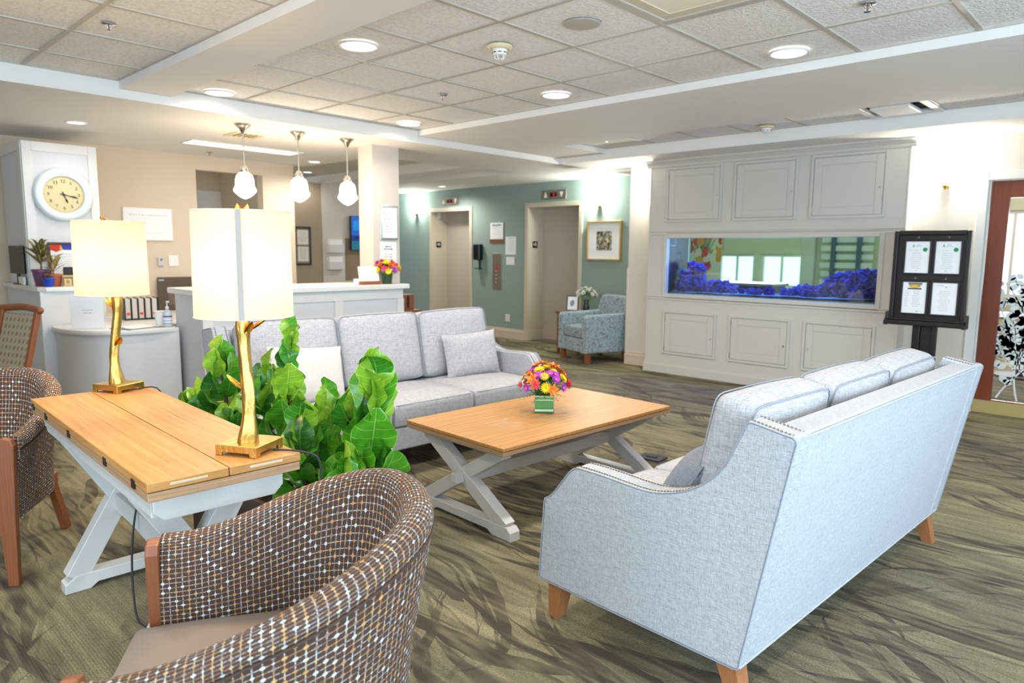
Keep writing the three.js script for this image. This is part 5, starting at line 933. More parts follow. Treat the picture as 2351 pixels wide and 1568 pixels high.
// dining chair at the edge of the picture
{
  const t = thing('dining_chair', 'wooden dining chair with a tan patterned back near the reception desk', 'chair', [-6.0, 0, -0.88], 0.3);
  const zb = -0.2;
  for (const s of [-1, 1]) { part('back_post', beam([s * 0.2, 0, zb], [s * 0.2, 0.46, zb - 0.01], 0.035, 0.04), M.brownWood, t); part('back_post', beam([s * 0.2, 0.45, zb - 0.01], [s * 0.215, 1.0, zb - 0.14], 0.035, 0.04), M.brownWood, t); part('front_leg', beam([s * 0.2, 0, 0.22], [s * 0.21, 0.43, 0.21], 0.038, 0.038), M.brownWood, t); }
  part('top_rail', tube([[-0.235, 1.0, zb - 0.14], [0, 1.015, zb - 0.165], [0.235, 1.0, zb - 0.14]], 0.026, 20, 8), M.brownWoodFlat, t); for (const s of [-1, 1]) part('rail_end', ball(0.026, s * 0.235, 1.0, zb - 0.14), M.brownWoodFlat, t); part('lower_rail', beam([-0.2, 0.55, zb - 0.035], [0.2, 0.55, zb - 0.035], 0.03, 0.04), M.brownWoodFlat, t);
  part('back_pad', rbox(-0.18, 0.18, 0.57, 0.98, -0.02, 0.02, 0.012).translate(0, -0.55, 0).rotateX(-0.235).translate(0, 0.55, zb - 0.04), M.chairBackCloth, t);
  part('seat', cushionGeo(0.46, 0.07, 0.46, 0.025, 0, 0.008).translate(0, 0.455, 0.01), M.chairBackCloth, t); part('seat_rail', rbox(-0.21, 0.21, 0.36, 0.425, -0.2, 0.22, 0.006), M.brownWoodFlat, t);
}
// corridor
frame('document_frame', 'tall dark frame with two papers on the taupe corridor wall', 'picture frame', [-10.398, 1.51, -5.95], XP, 0.29, 0.62, 0.025, 0.02, M.espresso, sheetMat(128, 280, (g) => { g.fillStyle = '#8a7c68'; g.fillRect(0, 0, 128, 280); g.fillStyle = '#e3e0d6'; g.fillRect(12, 14, 104, 116); g.fillRect(12, 146, 104, 118); lines(g, 20, 30, 88, 6, 14, 3, '#a39c8f', 3); lines(g, 20, 160, 88, 7, 13, 3, '#a39c8f', 5); }));
{
  for (const [y, l] of [[1.505, 'white wire mail holder on the corridor wall, upper one'], [1.22, 'white wire mail holder on the corridor wall, lower one']]) { const t = thing('mail_holder', l, 'mail holder', [-10.384, y, -6.53], XP); part('back', rbox(-0.15, 0.15, -0.1, 0.1, 0, 0.01, 0.003), M.whitePlastic, t); part('pocket', rbox(-0.15, 0.15, -0.1, 0.03, 0.07, 0.078, 0.003), std({ color: '#d3d2d4', roughness: 0.5 }), t); part('pocket_side', [rbox(-0.15, -0.145, -0.1, 0.05, 0.01, 0.07, 0.001), rbox(0.145, 0.15, -0.1, 0.05, 0.01, 0.07, 0.001), rbox(-0.145, 0.145, -0.1, -0.095, 0.01, 0.07, 0.001)], M.whitePlastic, t); part('papers', rbox(-0.13, 0.13, -0.09, 0.12, 0.02, 0.05, 0.003), M.paper, t); }
  const v = thing('wall_screen', 'blue lit television screen on the corridor wall beside the column', 'television', [-10.33, 1.735, -7.04], XP); part('case', rbox(-0.24, 0.24, -0.29, 0.29, 0, 0.045, 0.006), M.black, v);
  const tv = canvasTex(128, 160, (g) => { g.fillStyle = '#0a6fe0'; g.fillRect(0, 0, 128, 160); g.fillStyle = '#1d9bf0'; g.fillRect(10, 20, 50, 46); g.fillStyle = '#0b3f9c'; g.fillRect(0, 90, 128, 40); g.fillStyle = '#1e7f97'; g.fillRect(0, 118, 128, 42); g.fillStyle = '#061c42'; g.fillRect(20, 96, 60, 10); });
  part('screen', new THREE.PlaneGeometry(0.46, 0.56).translate(0, 0, 0.0465), std({ color: '#000000', emissive: '#ffffff', emissiveMap: tv, emissiveIntensity: 1.0, roughness: 0.3 }), v, { keepUV: true }); part('bracket', rbox(-0.1, 0.1, -0.1, 0.1, -0.05, 0, 0.003), M.black, v);
  const bd = thing('cork_panel', 'brown panel on the corridor wall under the television', 'panel', [-10.384, 1.35, -7.0], XP); part('panel', rbox(-0.26, 0.26, -0.42, 0.3, 0, 0.01, 0.003), std({ color: '#8d7a63', roughness: 0.8 }), bd);
}

// ================================================================ ELEVATOR LOBBY DETAILS
[[-9.59, 'steel elevator indicator above the elevator behind the sofa', 2], [-7.16, 'steel elevator indicator above the elevator next to the armchair', 3]].forEach(([x, label]) => {
  const t = thing('elevator_indicator', label, 'indicator', [x, 2.33, ZE]); part('plate', rbox(-0.255, 0.255, -0.07, 0.07, 0, 0.012, 0.004), M.steel, t);
  const arrow = std({ color: '#e9eae6', roughness: 0.4 }); part('up_arrow', prism([[-0.035, -0.04], [0.035, -0.04], [0, 0.045]], 0.004).translate(-0.16, 0, 0.011), arrow, t); part('down_arrow', prism([[-0.035, 0.04], [0, -0.045], [0.035, 0.04]], 0.004).translate(0.16, 0, 0.011), arrow, t);
  part('display', rbox(-0.07, 0.07, -0.03, 0.03, 0.0115, 0.015, 0.002), M.blackGloss, t); part('digit', box(0.0, 0.022, -0.02, 0.02, 0.0152, 0.016), std({ color: '#300', emissive: '#ff2018', emissiveIntensity: 1.2 }), t);
});
for (const [x, l] of [[-10.079, 'black and white floor plate in the frame of the elevator behind the sofa'], [-7.669, 'black and white floor plate in the frame of the elevator next to the armchair']]) { const t = thing('floor_plate', l, 'sign', [x, 1.565, ZE - 0.15], XP); part('plate', rbox(-0.06, 0.06, -0.055, 0.055, 0, 0.003, 0.001), M.black, t); print(0.11, 0.1, std({ map: canvasTex(64, 60, (g) => { g.fillStyle = '#141414'; g.fillRect(0, 0, 64, 60); g.fillStyle = '#eee'; g.beginPath(); g.moveTo(16, 14); g.lineTo(24, 26); g.lineTo(16, 40); g.lineTo(8, 26); g.fill(); g.fillRect(30, 10, 8, 34); g.fillRect(38, 12, 14, 6); g.fillRect(38, 26, 14, 6); g.fillRect(46, 30, 7, 12); }), roughness: 0.5 }), t, 'symbol', 0.0036); }
{
  const s = thing('door_sensor', 'small white sensor in the frame of the elevator behind the sofa', 'sensor', [-10.079, 2.09, ZE - 0.15], XP); part('case', rbox(-0.035, 0.035, -0.055, 0.055, 0, 0.025, 0.006), M.whitePlastic, s);
  const d = thing('sanitizer_dispenser', 'black wall mounted hand sanitizer dispenser between the elevators', 'dispenser', [-8.8, 1.4, ZE]); part('body', rbox(-0.075, 0.075, -0.1, 0.17, 0, 0.11, 0.02), M.blackGloss, d); part('window', rbox(-0.08, -0.074, -0.06, 0.1, 0.02, 0.09, 0.002), std({ color: '#6f747c', roughness: 0.3 }), d); part('drip_tray', [rbox(-0.012, 0.012, -0.24, -0.1, 0.0, 0.02, 0.004), rbox(-0.05, 0.05, -0.25, -0.235, 0, 0.1, 0.004)], M.black, d);
  const n = thing('notice_holder', 'framed notice with a blue heading above the call buttons', 'notice', [-8.395, 1.76, ZE]); part('backing', rbox(-0.165, 0.165, -0.165, 0.175, 0, 0.012, 0.003), std({ color: '#6b6552', roughness: 0.6 }), n); print(0.31, 0.28, sheetMat(200, 180, (g) => { g.fillStyle = '#5f86b4'; g.fillRect(30, 22, 140, 12); lines(g, 30, 42, 90, 1, 10, 4, '#9aa', 2); lines(g, 30, 66, 140, 4, 20, 3, '#d4d2d2', 3); }), n, 'sheet', 0.0126).position.y = 0.03; part('wood_strip', rbox(-0.155, 0.16, -0.165, -0.105, 0.012, 0.02, 0.002), M.brownWoodFlat, n);
  const p = thing('wall_notice', 'white typed notice on the green wall', 'notice', [-8.075, 1.548, ZE + 0.001]); print(0.24, 0.295, sheetMat(160, 200, (g) => { lines(g, 24, 18, 110, 1, 10, 5, '#8a8590', 2); lines(g, 20, 42, 120, 9, 15, 3, '#b9b7c0', 5); }), p);
  const c = thing('wall_card', 'blank white square card under the typed notice', 'card', [-8.08, 1.297, ZE]); part('card', rbox(-0.095, 0.095, -0.065, 0.065, 0, 0.004, 0.001), M.paper, c);
  const k = thing('call_panel', 'tall steel elevator call panel with red label', 'call panel', [-8.385, 1.115, ZE]); part('plate', rbox(-0.105, 0.105, -0.3, 0.3, 0, 0.01, 0.004), M.steel, k); part('red_label', rbox(-0.04, 0.03, 0.03, 0.09, 0.01, 0.012, 0.001), std({ color: '#c23a28', roughness: 0.5 }), k); for (const y of [0.0, -0.06, -0.12, -0.18]) part('button', turned(cyl(0.016, 0.014, 0.01, 0, 0, 0, 16), Math.PI / 2).translate(-0.01, y, 0.01), M.chrome, k);
  const o = thing('wall_outlet', 'white wall outlet low on the green wall', 'outlet', [-8.13, 0.345, ZE]); part('plate', rbox(-0.05, 0.05, -0.062, 0.062, 0, 0.008, 0.003), M.whitePlastic, o); for (const y of [-0.025, 0.025]) part('socket', rbox(-0.018, 0.018, y - 0.016, y + 0.016, 0.008, 0.011, 0.002), std({ color: '#d9d7d2', roughness: 0.5 }), o);
  const art = canvasTex(128, 128, (g) => { const r = seeded(6); g.fillStyle = '#8c8876'; g.fillRect(0, 0, 128, 128); for (let i = 0; i < 160; i++) { g.fillStyle = ['#55503f', '#a9a695', '#c9c8bd', '#6e6a55', '#8f7f5c', '#3f3b30'][i % 6]; g.beginPath(); g.ellipse(r() * 128, r() * 128, 4 + r() * 12, 3 + r() * 8, r() * 3, 0, 7); g.fill(); } });
  const f = frame('framed_picture', 'gold framed picture with a wide white mat above the blue armchair', 'picture', [-6.165, 1.62, ZE], 0, 0.615, 0.57, 0.022, 0.045, std({ color: '#c9a868', roughness: 0.35, metalness: 0.5 }), M.paper, { pic: 'mat' }); print(0.275, 0.275, std({ map: art, roughness: 0.6 }), f, 'print', 0.021);
}
// ================================================================ ARMCHAIR, SIDE TABLE
{
  const t = thing('armchair', 'blue grey armchair with a leaf pattern in the elevator lobby', 'armchair', [-5.72, 0, -7.62], -0.33);
  const W = 0.36, D = 0.36;
  for (const s of [-1, 1]) { const g = prism([[-D, 0.14], [D, 0.14], [D, 0.60], [D - 0.03, 0.635], [-D + 0.2, 0.645], [-D, 0.66]], 0.13, 0.018); g.rotateY(-Math.PI / 2); g.scale(1, 1, 1); g.translate(s > 0 ? W : -W + 0.13, 0, 0); part('arm', g, M.vine, t); }
  const b = prism([[-W + 0.005, 0.14], [W - 0.005, 0.14], [W - 0.005, 0.62], [W - 0.05, 0.80], [W - 0.1, 0.855], [0.1, 0.87], [-0.1, 0.87], [-W + 0.1, 0.855], [-W + 0.05, 0.80], [-W + 0.005, 0.62]], 0.15, 0.03); b.rotateX(-0.1); b.translate(0, 0, -D); part('back', b, M.vine, t);
  part('seat_base', rbox(-W + 0.12, W - 0.12, 0.14, 0.32, -D + 0.1, D - 0.01, 0.01), M.vine, t); part('seat_cushion', cushionGeo(2 * W - 0.265, 0.15, 0.56, 0.035, 0.004, 0.012).translate(0, 0.395, 0.075), std({ map: M.vine.map, color: '#f4f0ea', roughness: 0.9 }), t);
  for (const [sx, z] of [[-1, D - 0.06], [1, D - 0.06], [-1, -D + 0.06], [1, -D + 0.06]]) part('leg', rbox(sx * (W - 0.06) - 0.032, sx * (W - 0.06) + 0.032, 0, 0.145, z - 0.032, z + 0.032, 0.006), M.brownWood, t);
  const st = thing('side_table', 'small wooden side table behind the blue armchair', 'table', [-6.29, 0, -7.99], -0.1); part('tabletop', rbox(-0.24, 0.24, 0.57, 0.6, -0.24, 0.24, 0.006), M.brownWoodFlat, st); for (const sx of [-1, 1]) for (const sz of [-1, 1]) part('leg', beam([sx * 0.2, 0, sz * 0.2], [sx * 0.2, 0.57, sz * 0.2], 0.035, 0.035), M.brownWood, st); part('apron', [rbox(-0.2, 0.2, 0.5, 0.57, 0.19, 0.21, 0.003), rbox(-0.2, 0.2, 0.5, 0.57, -0.21, -0.19, 0.003)], M.brownWoodFlat, st);
  const ph = thing('photo_frame', 'small dark photo frame standing on the side table', 'photo frame', [-6.31, 0.601, -7.87], 0.5); const g = rbox(-0.09, 0.09, 0, 0.24, -0.01, 0.01, 0.003).rotateX(-0.2); part('frame', g, std({ color: '#4d4f45', roughness: 0.5 }), ph); const pr = part('print', new THREE.PlaneGeometry(0.14, 0.19).translate(0, 0.12, 0.0115).rotateX(-0.2), std({ map: canvasTex(64, 90, (q) => { q.fillStyle = '#eef0f3'; q.fillRect(0, 0, 64, 90); q.fillStyle = '#8a8fa5'; q.beginPath(); q.ellipse(30, 45, 14, 22, 0.2, 0, 7); q.fill(); }), roughness: 0.5 }), ph, { keepUV: true }); part('prop', rbox(-0.03, 0.03, 0, 0.16, -0.004, 0, 0.001).rotateX(0.25).translate(0, 0.0, -0.085), M.dark, ph);
}
// ================================================================ FLOWERS
function bloom(kind, r) {      // petals of one flower head, facing +z
  const G = [], petal = (n, l, w, tilt, z, cup, off = 0) => { for (let i = 0; i < n; i++) { const g = sheet(2, 3, (u, v) => { const b = u * 2 - 1, ww = w * Math.sin(Math.PI * Math.min(0.92, 0.1 + v * 0.85)); return [b * ww, l * v, z + cup * v * v + 0.3 * ww * b * b]; }); g.rotateX(tilt); g.rotateZ(i * 2 * Math.PI / n + off); G.push(g); } };
  if (kind === 'daisy') { petal(15, r, r * 0.16, 0.1, 0, r * 0.1); petal(13, r * 0.85, r * 0.16, 0.3, 0.003, r * 0.15, 0.2); }
  if (kind === 'lily') { petal(6, r, r * 0.3, 0.55, 0, -r * 0.25); petal(3, r * 0.9, r * 0.25, 0.8, 0.002, -r * 0.1, 0.5); }
  if (kind === 'carnation') for (let k = 0; k < 5; k++) petal(9 - k, r * (1 - 0.13 * k), r * 0.28, 0.15 + 0.26 * k, 0.004 * k, r * 0.1, k);
  if (kind === 'rose') for (let k = 0; k < 4; k++) petal(6 - k, r * (1 - 0.16 * k), r * 0.42, 0.3 + 0.3 * k, 0.004 * k, r * 0.35, k * 0.7);
  return G;
}
const petalMat = (c) => phys({ color: c, roughness: 0.7, side: THREE.DoubleSide });
const PM = { yellow: petalMat('#f5d512'), magenta: petalMat('#c03ac6'), orange: petalMat('#f08a30'), coral: petalMat('#f2646a'), red: petalMat('#ee3f52'), white: petalMat('#f3f3e4'), pink: petalMat('#e0306f') }, greenM = petalMat('#2f7a24'), greenD = petalMat('#1f5a1e'), centreM = std({ color: '#b8a416', roughness: 0.8 });
const bloomGeo = {}; const bloomOf = (kind, r) => bloomGeo[kind + r] ??= joined(bloom(kind, r));
function bouquet(name, label, at, R, H, list, seed, vase, ferns = 30) {
  const t = thing(name, label, 'flowers', at), r = seeded(seed); vase(t);
  list.forEach(([kind, col, rad, theta, phi, k = 1]) => {                 // theta: turn, phi: down from the top
    const d = V3(Math.sin(phi) * Math.sin(theta), Math.cos(phi), Math.sin(phi) * Math.cos(theta)), p = V3(d.x * R * k, H + d.y * R * 0.95 * k, d.z * R * k);
    const m = new THREE.Mesh(bloomOf(kind, rad), PM[col]); m.name = 'flower'; m.castShadow = m.receiveShadow = true; m.position.copy(p); m.quaternion.setFromUnitVectors(V3(0, 0, 1), d); m.rotateZ(r() * 6); t.add(m);
    if (kind === 'daisy') { const c = new THREE.Mesh(centreGeo, centreM); c.name = 'flower_centre'; c.position.set(0, 0, 0.004); m.add(c); }
    part('stem', tube([[0, 0.06, 0], [p.x * 0.5, p.y * 0.6 + 0.02, p.z * 0.5], [p.x, p.y - 0.002, p.z]], 0.0022, 8, 5), greenM, t);
  });
  const fern = [], leafs = [];
  for (let i = 0; i < ferns; i++) { const a = r() * 6.28, ph = 1.25 + 0.7 * r(), L = R * (0.8 + 0.5 * r()); for (let k = 1; k <= 7; k++) for (const s of [-1, 1]) { const g = sheet(1, 2, (u, v) => [(u - 0.5) * 0.008 * (1 - v), 0, v * 0.035 * (1.1 - k / 9)]); g.rotateY(s * 1.0); g.translate(0, 0, L * k / 7); g.rotateX(ph - 1.45); g.rotateY(a); g.translate(0, H - 0.005, 0); fern.push(g); } }
  if (fern.length) part('fern_sprays', fern, greenM, t, { stuff: true });
  for (let i = 0; i < 46; i++) { const g = sheet(2, 4, (u, v) => [(u * 2 - 1) * 0.014 * Math.sin(Math.PI * v), 0.01 * v * v, v * 0.05]); const a = r() * 6.28, q = 0.1 + 1.3 * r(); g.rotateX(-1.2 + q); g.rotateY(a); const k = 0.5 + 0.35 * r(); g.translate(Math.sin(a) * Math.sin(q) * R * k, H + Math.cos(q) * R * k * 0.9 - 0.01, Math.cos(a) * Math.sin(q) * R * k); leafs.push(g); }
  part('leaves', leafs, greenD, t, { stuff: true });
  return t;
}
const centreGeo = ball(0.0075, 0, 0, 0, 8).scale(1, 1, 0.6);
{
  // a: turn towards the camera direction
  const A = 0.72, L = [];
  const put = (kind, col, rad, dx, phi, k) => L.push([kind, col, rad, A + dx, phi, k]);
  put('daisy', 'yellow', 0.036, 0.3, 0.12); put('daisy', 'yellow', 0.036, -1.4, 0.4); put('lily', 'orange', 0.046, 2.6, 0.25, 1.12); put('lily', 'orange', 0.046, 1.0, 0.42, 1.08); put('lily', 'orange', 0.044, 1.4, 0.75, 1.05); put('lily', 'orange', 0.042, 0.6, 0.3, 1.12); put('lily', 'orange', 0.042, -2.6, 0.3, 1.1);
  put('daisy', 'magenta', 0.028, -0.35, 0.62); put('daisy', 'magenta', 0.028, 0.05, 0.7); put('daisy', 'magenta', 0.03, -0.1, 0.95); put('daisy', 'magenta', 0.03, -1.25, 0.78); put('daisy', 'magenta', 0.03, -1.0, 0.72); put('daisy', 'magenta', 0.028, 0.22, 1.38); put('daisy', 'magenta', 0.026, 1.35, 1.45, 1.08); put('daisy', 'magenta', 0.026, -1.5, 1.4, 1.12);
  put('daisy', 'yellow', 0.033, 0.5, 0.98); put('daisy', 'yellow', 0.03, -0.75, 0.78); put('daisy', 'yellow', 0.034, -0.68, 1.32); put('daisy', 'yellow', 0.032, 1.45, 1.2, 1.12); put('daisy', 'yellow', 0.026, 0.2, 0.5);
  put('carnation', 'coral', 0.037, -1.15, 1.2, 1.05); put('carnation', 'red', 0.037, 0.95, 1.35, 1.04); put('lily', 'orange', 0.04, -1.35, 1.0, 1.08); put('lily', 'orange', 0.04, -0.4, 1.42); put('lily', 'orange', 0.04, 1.0, 0.95, 1.04);
  for (let i = 0; i < 14; i++) put(['daisy', 'lily', 'carnation'][i % 3], ['magenta', 'orange', 'yellow', 'coral'][i % 4], 0.032, 2.0 + i * 0.18, 0.5 + (i % 4) * 0.3, 1);
  const vaseMat = std({ map: canvasTex(64, 256, (g) => { g.fillStyle = '#3f9c4f'; g.fillRect(0, 0, 64, 256); g.fillStyle = '#5cb466'; g.fillRect(0, 40, 64, 40); g.fillStyle = '#dcefdc'; g.fillRect(0, 8, 64, 22); g.fillRect(0, 66, 64, 14); g.fillRect(0, 216, 64, 28); g.fillStyle = '#2f7d3c'; g.fillRect(0, 190, 64, 10); for (let i = 0; i < 30; i++) { g.fillStyle = 'rgba(255,255,255,0.08)'; g.fillRect((i * 37) % 64, 0, 1, 256); } }), roughness: 0.35 });
  bouquet('flower_arrangement', 'bright mixed flowers in a square green vase on the coffee table', [-2.70, 0.5005, -3.115], 0.135, 0.135, L, 21, (t) => {
    const w = 0.058; part('vase', [box(-w, w, 0.004, 0.115, -w, w)], M.glass, t); const band = []; for (let k = 0; k < 4; k++) band.push(new THREE.PlaneGeometry(2 * w - 0.006, 0.1).translate(0, 0.057, w - 0.003).rotateY(k * Math.PI / 2)); part('ribbon_lining', band, vaseMat, t, { keepUV: true }); part('vase_base', rbox(-w, w, 0, 0.006, -w, w, 0.002), std({ color: '#3c7a4a', roughness: 0.15 }), t);
    t.rotation.y = 0.75;
  });
  const L2 = []; const r = seeded(17); const cols = ['yellow', 'orange', 'pink', 'yellow', 'orange', 'magenta', 'red'];
  for (let i = 0; i < 26; i++) L2.push([['daisy', 'lily', 'rose'][i % 3], cols[i % 7], 0.036, i * 2.4, 0.15 + 1.35 * Math.sqrt(i / 26), 1]);
  bouquet('flower_arrangement', 'round bouquet of yellow, orange and pink flowers behind the tablet on the counter', [-6.06, 1.1005, -4.30 - 0.0], 0.13, 0.12, L2, 5, (t) => part('vase', cyl(0.05, 0.06, 0.11, 0, 0, 0, 24), std({ color: '#2c4a2e', roughness: 0.3 }), t), 10).position.set(-6.05, 1.1005, -4.43);
  const L3 = []; for (let i = 0; i < 16; i++) L3.push(['rose', 'white', 0.042, i * 2.4, 0.1 + 1.3 * Math.sqrt(i / 16), 1]);
  bouquet('flower_arrangement', 'white flowers in a dark vase on the side table behind the armchair', [-6.2, 0.6005, -8.05], 0.135, 0.2, L3, 9, (t) => part('vase', lathe([[0.001, 0], [0.04, 0], [0.05, 0.06], [0.03, 0.14], [0.035, 0.17], [0.03, 0.17], [0.001, 0.15]], 24), std({ color: '#2e3a3c', roughness: 0.3 }), t), 0);
}
// ================================================================ MENU BOARD
{
  const t = thing('menu_board', 'black wooden display stand with four framed menus', 'display stand', [-1.575, 0, -6.85], 0.0);
  const x = 0.285, y0 = 0.9, y1 = 1.66, pw = 0.185, ph = 0.27;
  part('panel', rbox(-x, x, y0, y1, -0.015, 0.0, 0.004), M.espresso, t);
  part('outer_frame', [rbox(-x - 0.005, -x + 0.03, y0, y1, -0.02, 0.035, 0.008), rbox(x - 0.03, x + 0.005, y0, y1, -0.02, 0.035, 0.008), rbox(-x + 0.03, x - 0.03, y1 - 0.035, y1 + 0.004, -0.02, 0.035, 0.008)], M.espresso, t);
  part('ledge', [rbox(-x - 0.01, x + 0.01, 0.845, 0.885, -0.03, 0.075, 0.008), rbox(-x - 0.01, x + 0.01, 0.885, 0.905, -0.03, 0.05, 0.006)], M.espresso, t);
  for (const s of [-1, 1]) part('ledge_end', prism([[-0.02, 0.84], [0.085, 0.84], [0.085, 0.875], [0.05, 0.90], [0.04, 0.955], [-0.02, 0.955]], 0.03, 0.005).rotateY(-Math.PI / 2).translate(s * (x + 0.015) + 0.015, 0, 0), M.espresso, t);
  part('post', [rbox(-0.095, -0.035, 0.03, 0.86, -0.035, 0.02, 0.006), rbox(-0.035, 0.07, 0.03, 0.86, -0.03, 0.0, 0.004), rbox(0.05, 0.09, 0.03, 0.86, -0.035, 0.02, 0.006)], M.espresso, t);
  part('base', rbox(-0.25, 0.25, 0, 0.035, -0.2, 0.2, 0.008), M.espresso, t);
  const draw = [(g) => menu(g, 1), (g) => menu(g, 2), (g, w) => { g.fillStyle = '#6d7f8b'; g.fillRect(50, 6, 130, 22); g.fillStyle = '#23303a'; g.fillRect(46, 62, 130, 14); g.fillStyle = '#d39a2e'; g.beginPath(); g.ellipse(112, 40, 56, 20, 0, 0, 7); g.fill(); g.fillStyle = '#e8c766'; g.beginPath(); g.ellipse(108, 44, 34, 10, 0, 0, 7); g.fill(); lines(g, 20, 96, 40, 8, 22, 5, '#a9b6c0', 5); lines(g, 80, 96, 100, 8, 22, 5, '#a9b6c0', 6); g.fillStyle = '#6fae97'; g.fillRect(140, 300, 14, 12); lines(g, 158, 304, 40, 1, 8, 4, '#a9b6c0', 3); }, (g) => { lines(g, 40, 24, 60, 1, 10, 6, '#9aa6b0', 2); g.fillStyle = '#b98a3a'; g.fillRect(118, 34, 8, 18); lines(g, 40, 84, 140, 12, 18, 4, '#b5bec8', 8); }];
  function menu(g, s) { g.fillStyle = '#4d9c86'; g.beginPath(); g.moveTo(58, 58); g.lineTo(70, 26); g.lineTo(82, 58); g.lineTo(74, 58); g.lineTo(70, 42); g.lineTo(66, 58); g.fill(); lines(g, 92, 30, 50, 2, 12, 4, '#9aa6b0', s); lines(g, 92, 52, 70, 1, 10, 3, '#9aa6b0', s + 3); g.fillStyle = '#2e9163'; g.beginPath(); g.arc(180, 84, 22, 0, 7); g.fill(); lines(g, 30, 90, 110, 1, 10, 4, '#b0b9c2', s + 5); lines(g, 50, 120, 110, 8, 22, 4, '#a7b1bb', s + 9); lines(g, 96, 300, 24, 1, 8, 6, '#a7b1bb', s); }
  [[-0.105, 1.435], [0.125, 1.435], [-0.105, 1.085], [0.125, 1.085]].forEach(([cx, cy], i) => {
    const f = part('menu_frame', [rbox(cx - pw / 2 - 0.016, cx - pw / 2, cy - ph / 2 - 0.016, cy + ph / 2 + 0.016, 0, 0.014, 0.004), rbox(cx + pw / 2, cx + pw / 2 + 0.016, cy - ph / 2 - 0.016, cy + ph / 2 + 0.016, 0, 0.014, 0.004), rbox(cx - pw / 2, cx + pw / 2, cy + ph / 2, cy + ph / 2 + 0.016, 0, 0.014, 0.004), rbox(cx - pw / 2, cx + pw / 2, cy - ph / 2 - 0.016, cy - ph / 2, 0, 0.014, 0.004)], M.espresso, t);
    part('menu_sheet', new THREE.PlaneGeometry(pw, ph).translate(cx, cy, 0.003), sheetMat(224, 327, draw[i]), f, { keepUV: true });
    part('clip_lamp', cyl(0.008, 0.008, 0.006, 0, 0, 0, 12).rotateX(Math.PI / 2).translate(cx, cy + ph / 2 + 0.035, 0.0), M.greyPlastic, f);
  });
}
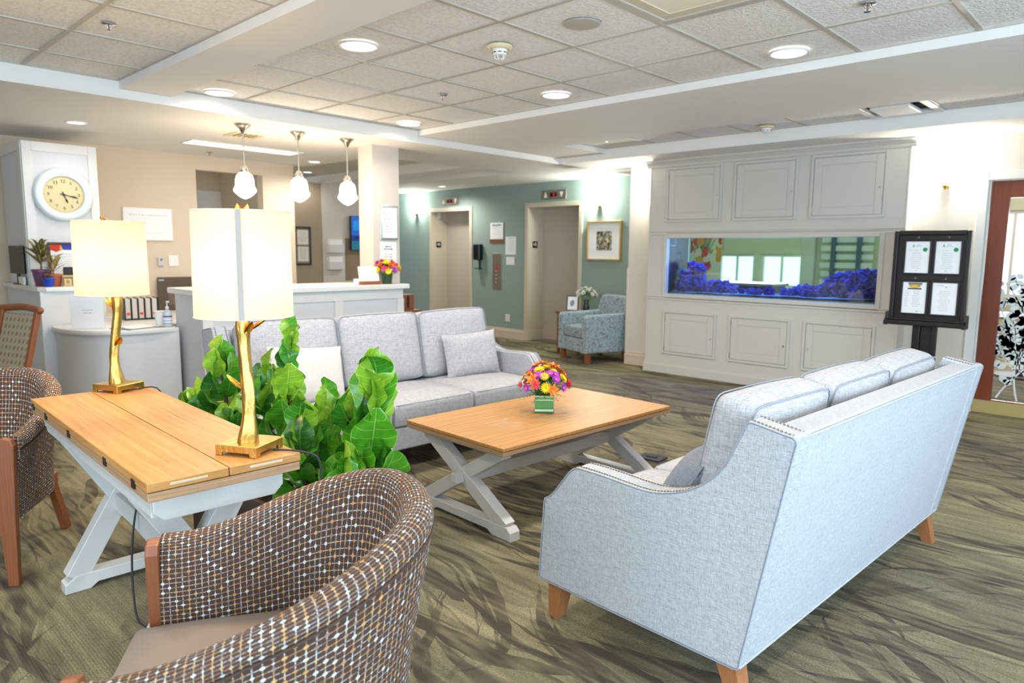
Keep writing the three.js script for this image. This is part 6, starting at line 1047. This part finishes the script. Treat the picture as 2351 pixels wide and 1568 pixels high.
// ================================================================ FIDDLE LEAF FIGS
{
  const pl = thing('planter_box', 'long dark planter trough behind the console table', 'planter', [-2.84, 0, -1.52], 0.05);
  part('body', [rbox(-0.62, 0.62, 0.02, 0.36, -0.16, -0.14, 0.004), rbox(-0.62, 0.62, 0.02, 0.36, 0.14, 0.16, 0.004), rbox(-0.62, -0.6, 0.02, 0.36, -0.14, 0.14, 0.004), rbox(0.6, 0.62, 0.02, 0.36, -0.14, 0.14, 0.004), box(-0.6, 0.6, 0.02, 0.04, -0.14, 0.14)], std({ color: '#4a3d35', roughness: 0.6 }), pl);
  for (const x of [-0.5, 0.5]) part('foot', box(x - 0.04, x + 0.04, 0, 0.02, -0.12, 0.12), M.black, pl);
  part('soil', box(-0.6, 0.6, 0.3, 0.32, -0.14, 0.14), std({ color: '#2d2219', roughness: 1 }), pl);
  const veins = (c0, c1, vc) => canvasTex(256, 384, (g, w, h) => {
    const r = seeded(c0.length * 7 + vc.charCodeAt(2));
    g.fillStyle = c0; g.fillRect(0, 0, w, h);
    for (let i = 0; i < 90; i++) { g.globalAlpha = 0.12; g.fillStyle = c1; g.beginPath(); g.ellipse(r() * w, r() * h, 14 + r() * 30, 10 + r() * 26, r() * 3, 0, 7); g.fill(); }
    g.globalAlpha = 1; g.strokeStyle = vc; g.lineWidth = 6; g.beginPath(); g.moveTo(w / 2, h); g.lineTo(w / 2, 0); g.stroke(); g.lineWidth = 2.6;
    for (let k = 0; k < 5; k++) for (const s of [-1, 1]) { const y = h * (0.04 + k * 0.17 + 0.03 * (s > 0)); g.beginPath(); g.moveTo(w / 2, h - y); g.quadraticCurveTo(w / 2 + s * w * 0.28, h - y - h * 0.05, w / 2 + s * w * 0.5, h - y - h * 0.2); g.stroke(); }
    g.lineWidth = 5; g.strokeRect(0, 0, w, h);
  });
  const LM = [veins('#46961f', '#62b42c', '#a9c65a'), veins('#348220', '#469a28', '#8fb450'), veins('#82b42c', '#a3cc42', '#c9d670'), veins('#276420', '#327826', '#739a48')].map((t) => phys({ map: t, roughness: 0.3, side: THREE.DoubleSide, transmission: 0.18, thickness: 0, clearcoat: 0.25, clearcoatRoughness: 0.3 }));
  const figLeaf = (seed, fold, curl) => sheet(8, 12, (u, v) => {
    const b = u * 2 - 1, w = 0.36 * Math.pow(Math.sin(Math.PI * Math.min(0.985, 0.03 + Math.pow(v, 0.82) * 0.955)), 0.7) * (0.72 + 0.48 * smooth(0.15, 0.8, v)), s = Math.max(0, v - 0.03);
    const wav = 0.035 * Math.sin(v * 17 + seed + (b > 0 ? 1.5 : 0)) * Math.abs(b) ** 2;
    return [b * w, s * (1 - 0.28 * Math.abs(curl) * s * s), fold * Math.abs(b) * w * 0.9 - curl * s * s * 0.55 + wav];
  }, (u, v) => [u, v]);
  const LG = [figLeaf(1, 0.35, 0.35), figLeaf(2.4, 0.5, 0.75), figLeaf(4.1, 0.25, 1.0), figLeaf(5.5, 0.6, 0.15)];
  const bark = std({ color: '#4b3a2c', roughness: 0.9 });
  function fig(label, x, z, base, top, leanX, leanZ, n, size, seed, upright = 0) {
    const t = thing('fiddle_leaf_fig', label, 'plant', [x, base, z]), r = seeded(seed), H = top - base;
    const at = (f) => V3(leanX * f * f, H * f, leanZ * f * f);
    part('stem', tube([at(0), at(0.3), at(0.6), at(0.9)], 0.009, 16, 7), bark, t);
    for (let i = 0; i < n; i++) {
      const f = 0.12 + 0.85 * Math.pow(i / Math.max(1, n - 1), 0.9), p = at(f), m = new THREE.Mesh(LG[(i * 3 + seed) % 4], LM[f > 0.8 && r() < 0.55 ? 2 : r() < 0.45 ? 0 : r() < 0.5 ? 1 : r() < 0.55 ? 2 : 3]);
      m.name = 'leaf'; m.castShadow = m.receiveShadow = true; m.position.copy(p);
      const tilt = (1.15 - 0.95 * f * f + 0.35 * (r() - 0.5)) * (1 - upright * f);
      m.rotation.set(tilt, i * 2.399 + seed + 0.4 * (r() - 0.5), 0.25 * (r() - 0.5), 'YXZ');
      m.scale.setScalar(size * (0.75 + 0.4 * r()) * (1 - 0.25 * f * f));
      t.add(m);
    }
    return t;
  }
  const B = 0.32;
  fig('bushy fig plant with pale crown at the far end of the planter, beside the lamp', -3.36, -1.50, B, 0.93, -0.06, 0.02, 26, 0.2, 3);
  fig('low fig plant spilling over the console edge at the far end of the planter', -3.40, -1.42, B, 0.70, -0.16, 0.05, 20, 0.17, 14);
  fig('leafy fig plant with dark lower leaves behind the trunk of the near lamp', -3.14, -1.56, B, 0.84, 0.0, -0.04, 24, 0.2, 7);
  fig('tall slender fig shoot rising above the others against the sofa', -2.99, -1.62, B, 1.08, -0.02, -0.02, 24, 0.15, 11, 0.6);
  fig('low dark leaved fig plant under the trunk of the near lamp', -3.1, -1.42, B, 0.66, 0.0, 0.05, 18, 0.19, 33);
  fig('fig plant with yellow green leaves in the middle of the planter', -2.78, -1.50, B, 0.86, 0.02, 0.02, 24, 0.21, 5);
  fig('fig plant with cupped leaves just right of the near lamp', -2.66, -1.58, B, 0.78, 0.03, -0.02, 22, 0.2, 41);
  fig('short fig plant with broad leaves near the console corner', -2.54, -1.44, B, 0.72, 0.03, 0.05, 20, 0.2, 9);
  fig('fig plant with bright broad leaves between the console and the coffee table', -2.48, -1.60, B, 0.80, 0.03, -0.04, 20, 0.21, 17);
  fig('fig plant with the largest upright veined leaf nearest the coffee table', -2.29, -1.57, B, 0.93, 0.05, -0.02, 17, 0.29, 22, 0.8);
  fig('low fig leaves at the near end of the planter above the tub chair', -2.28, -1.46, B, 0.60, 0.05, 0.06, 18, 0.2, 27);
}

renderer.render(scene, camera);
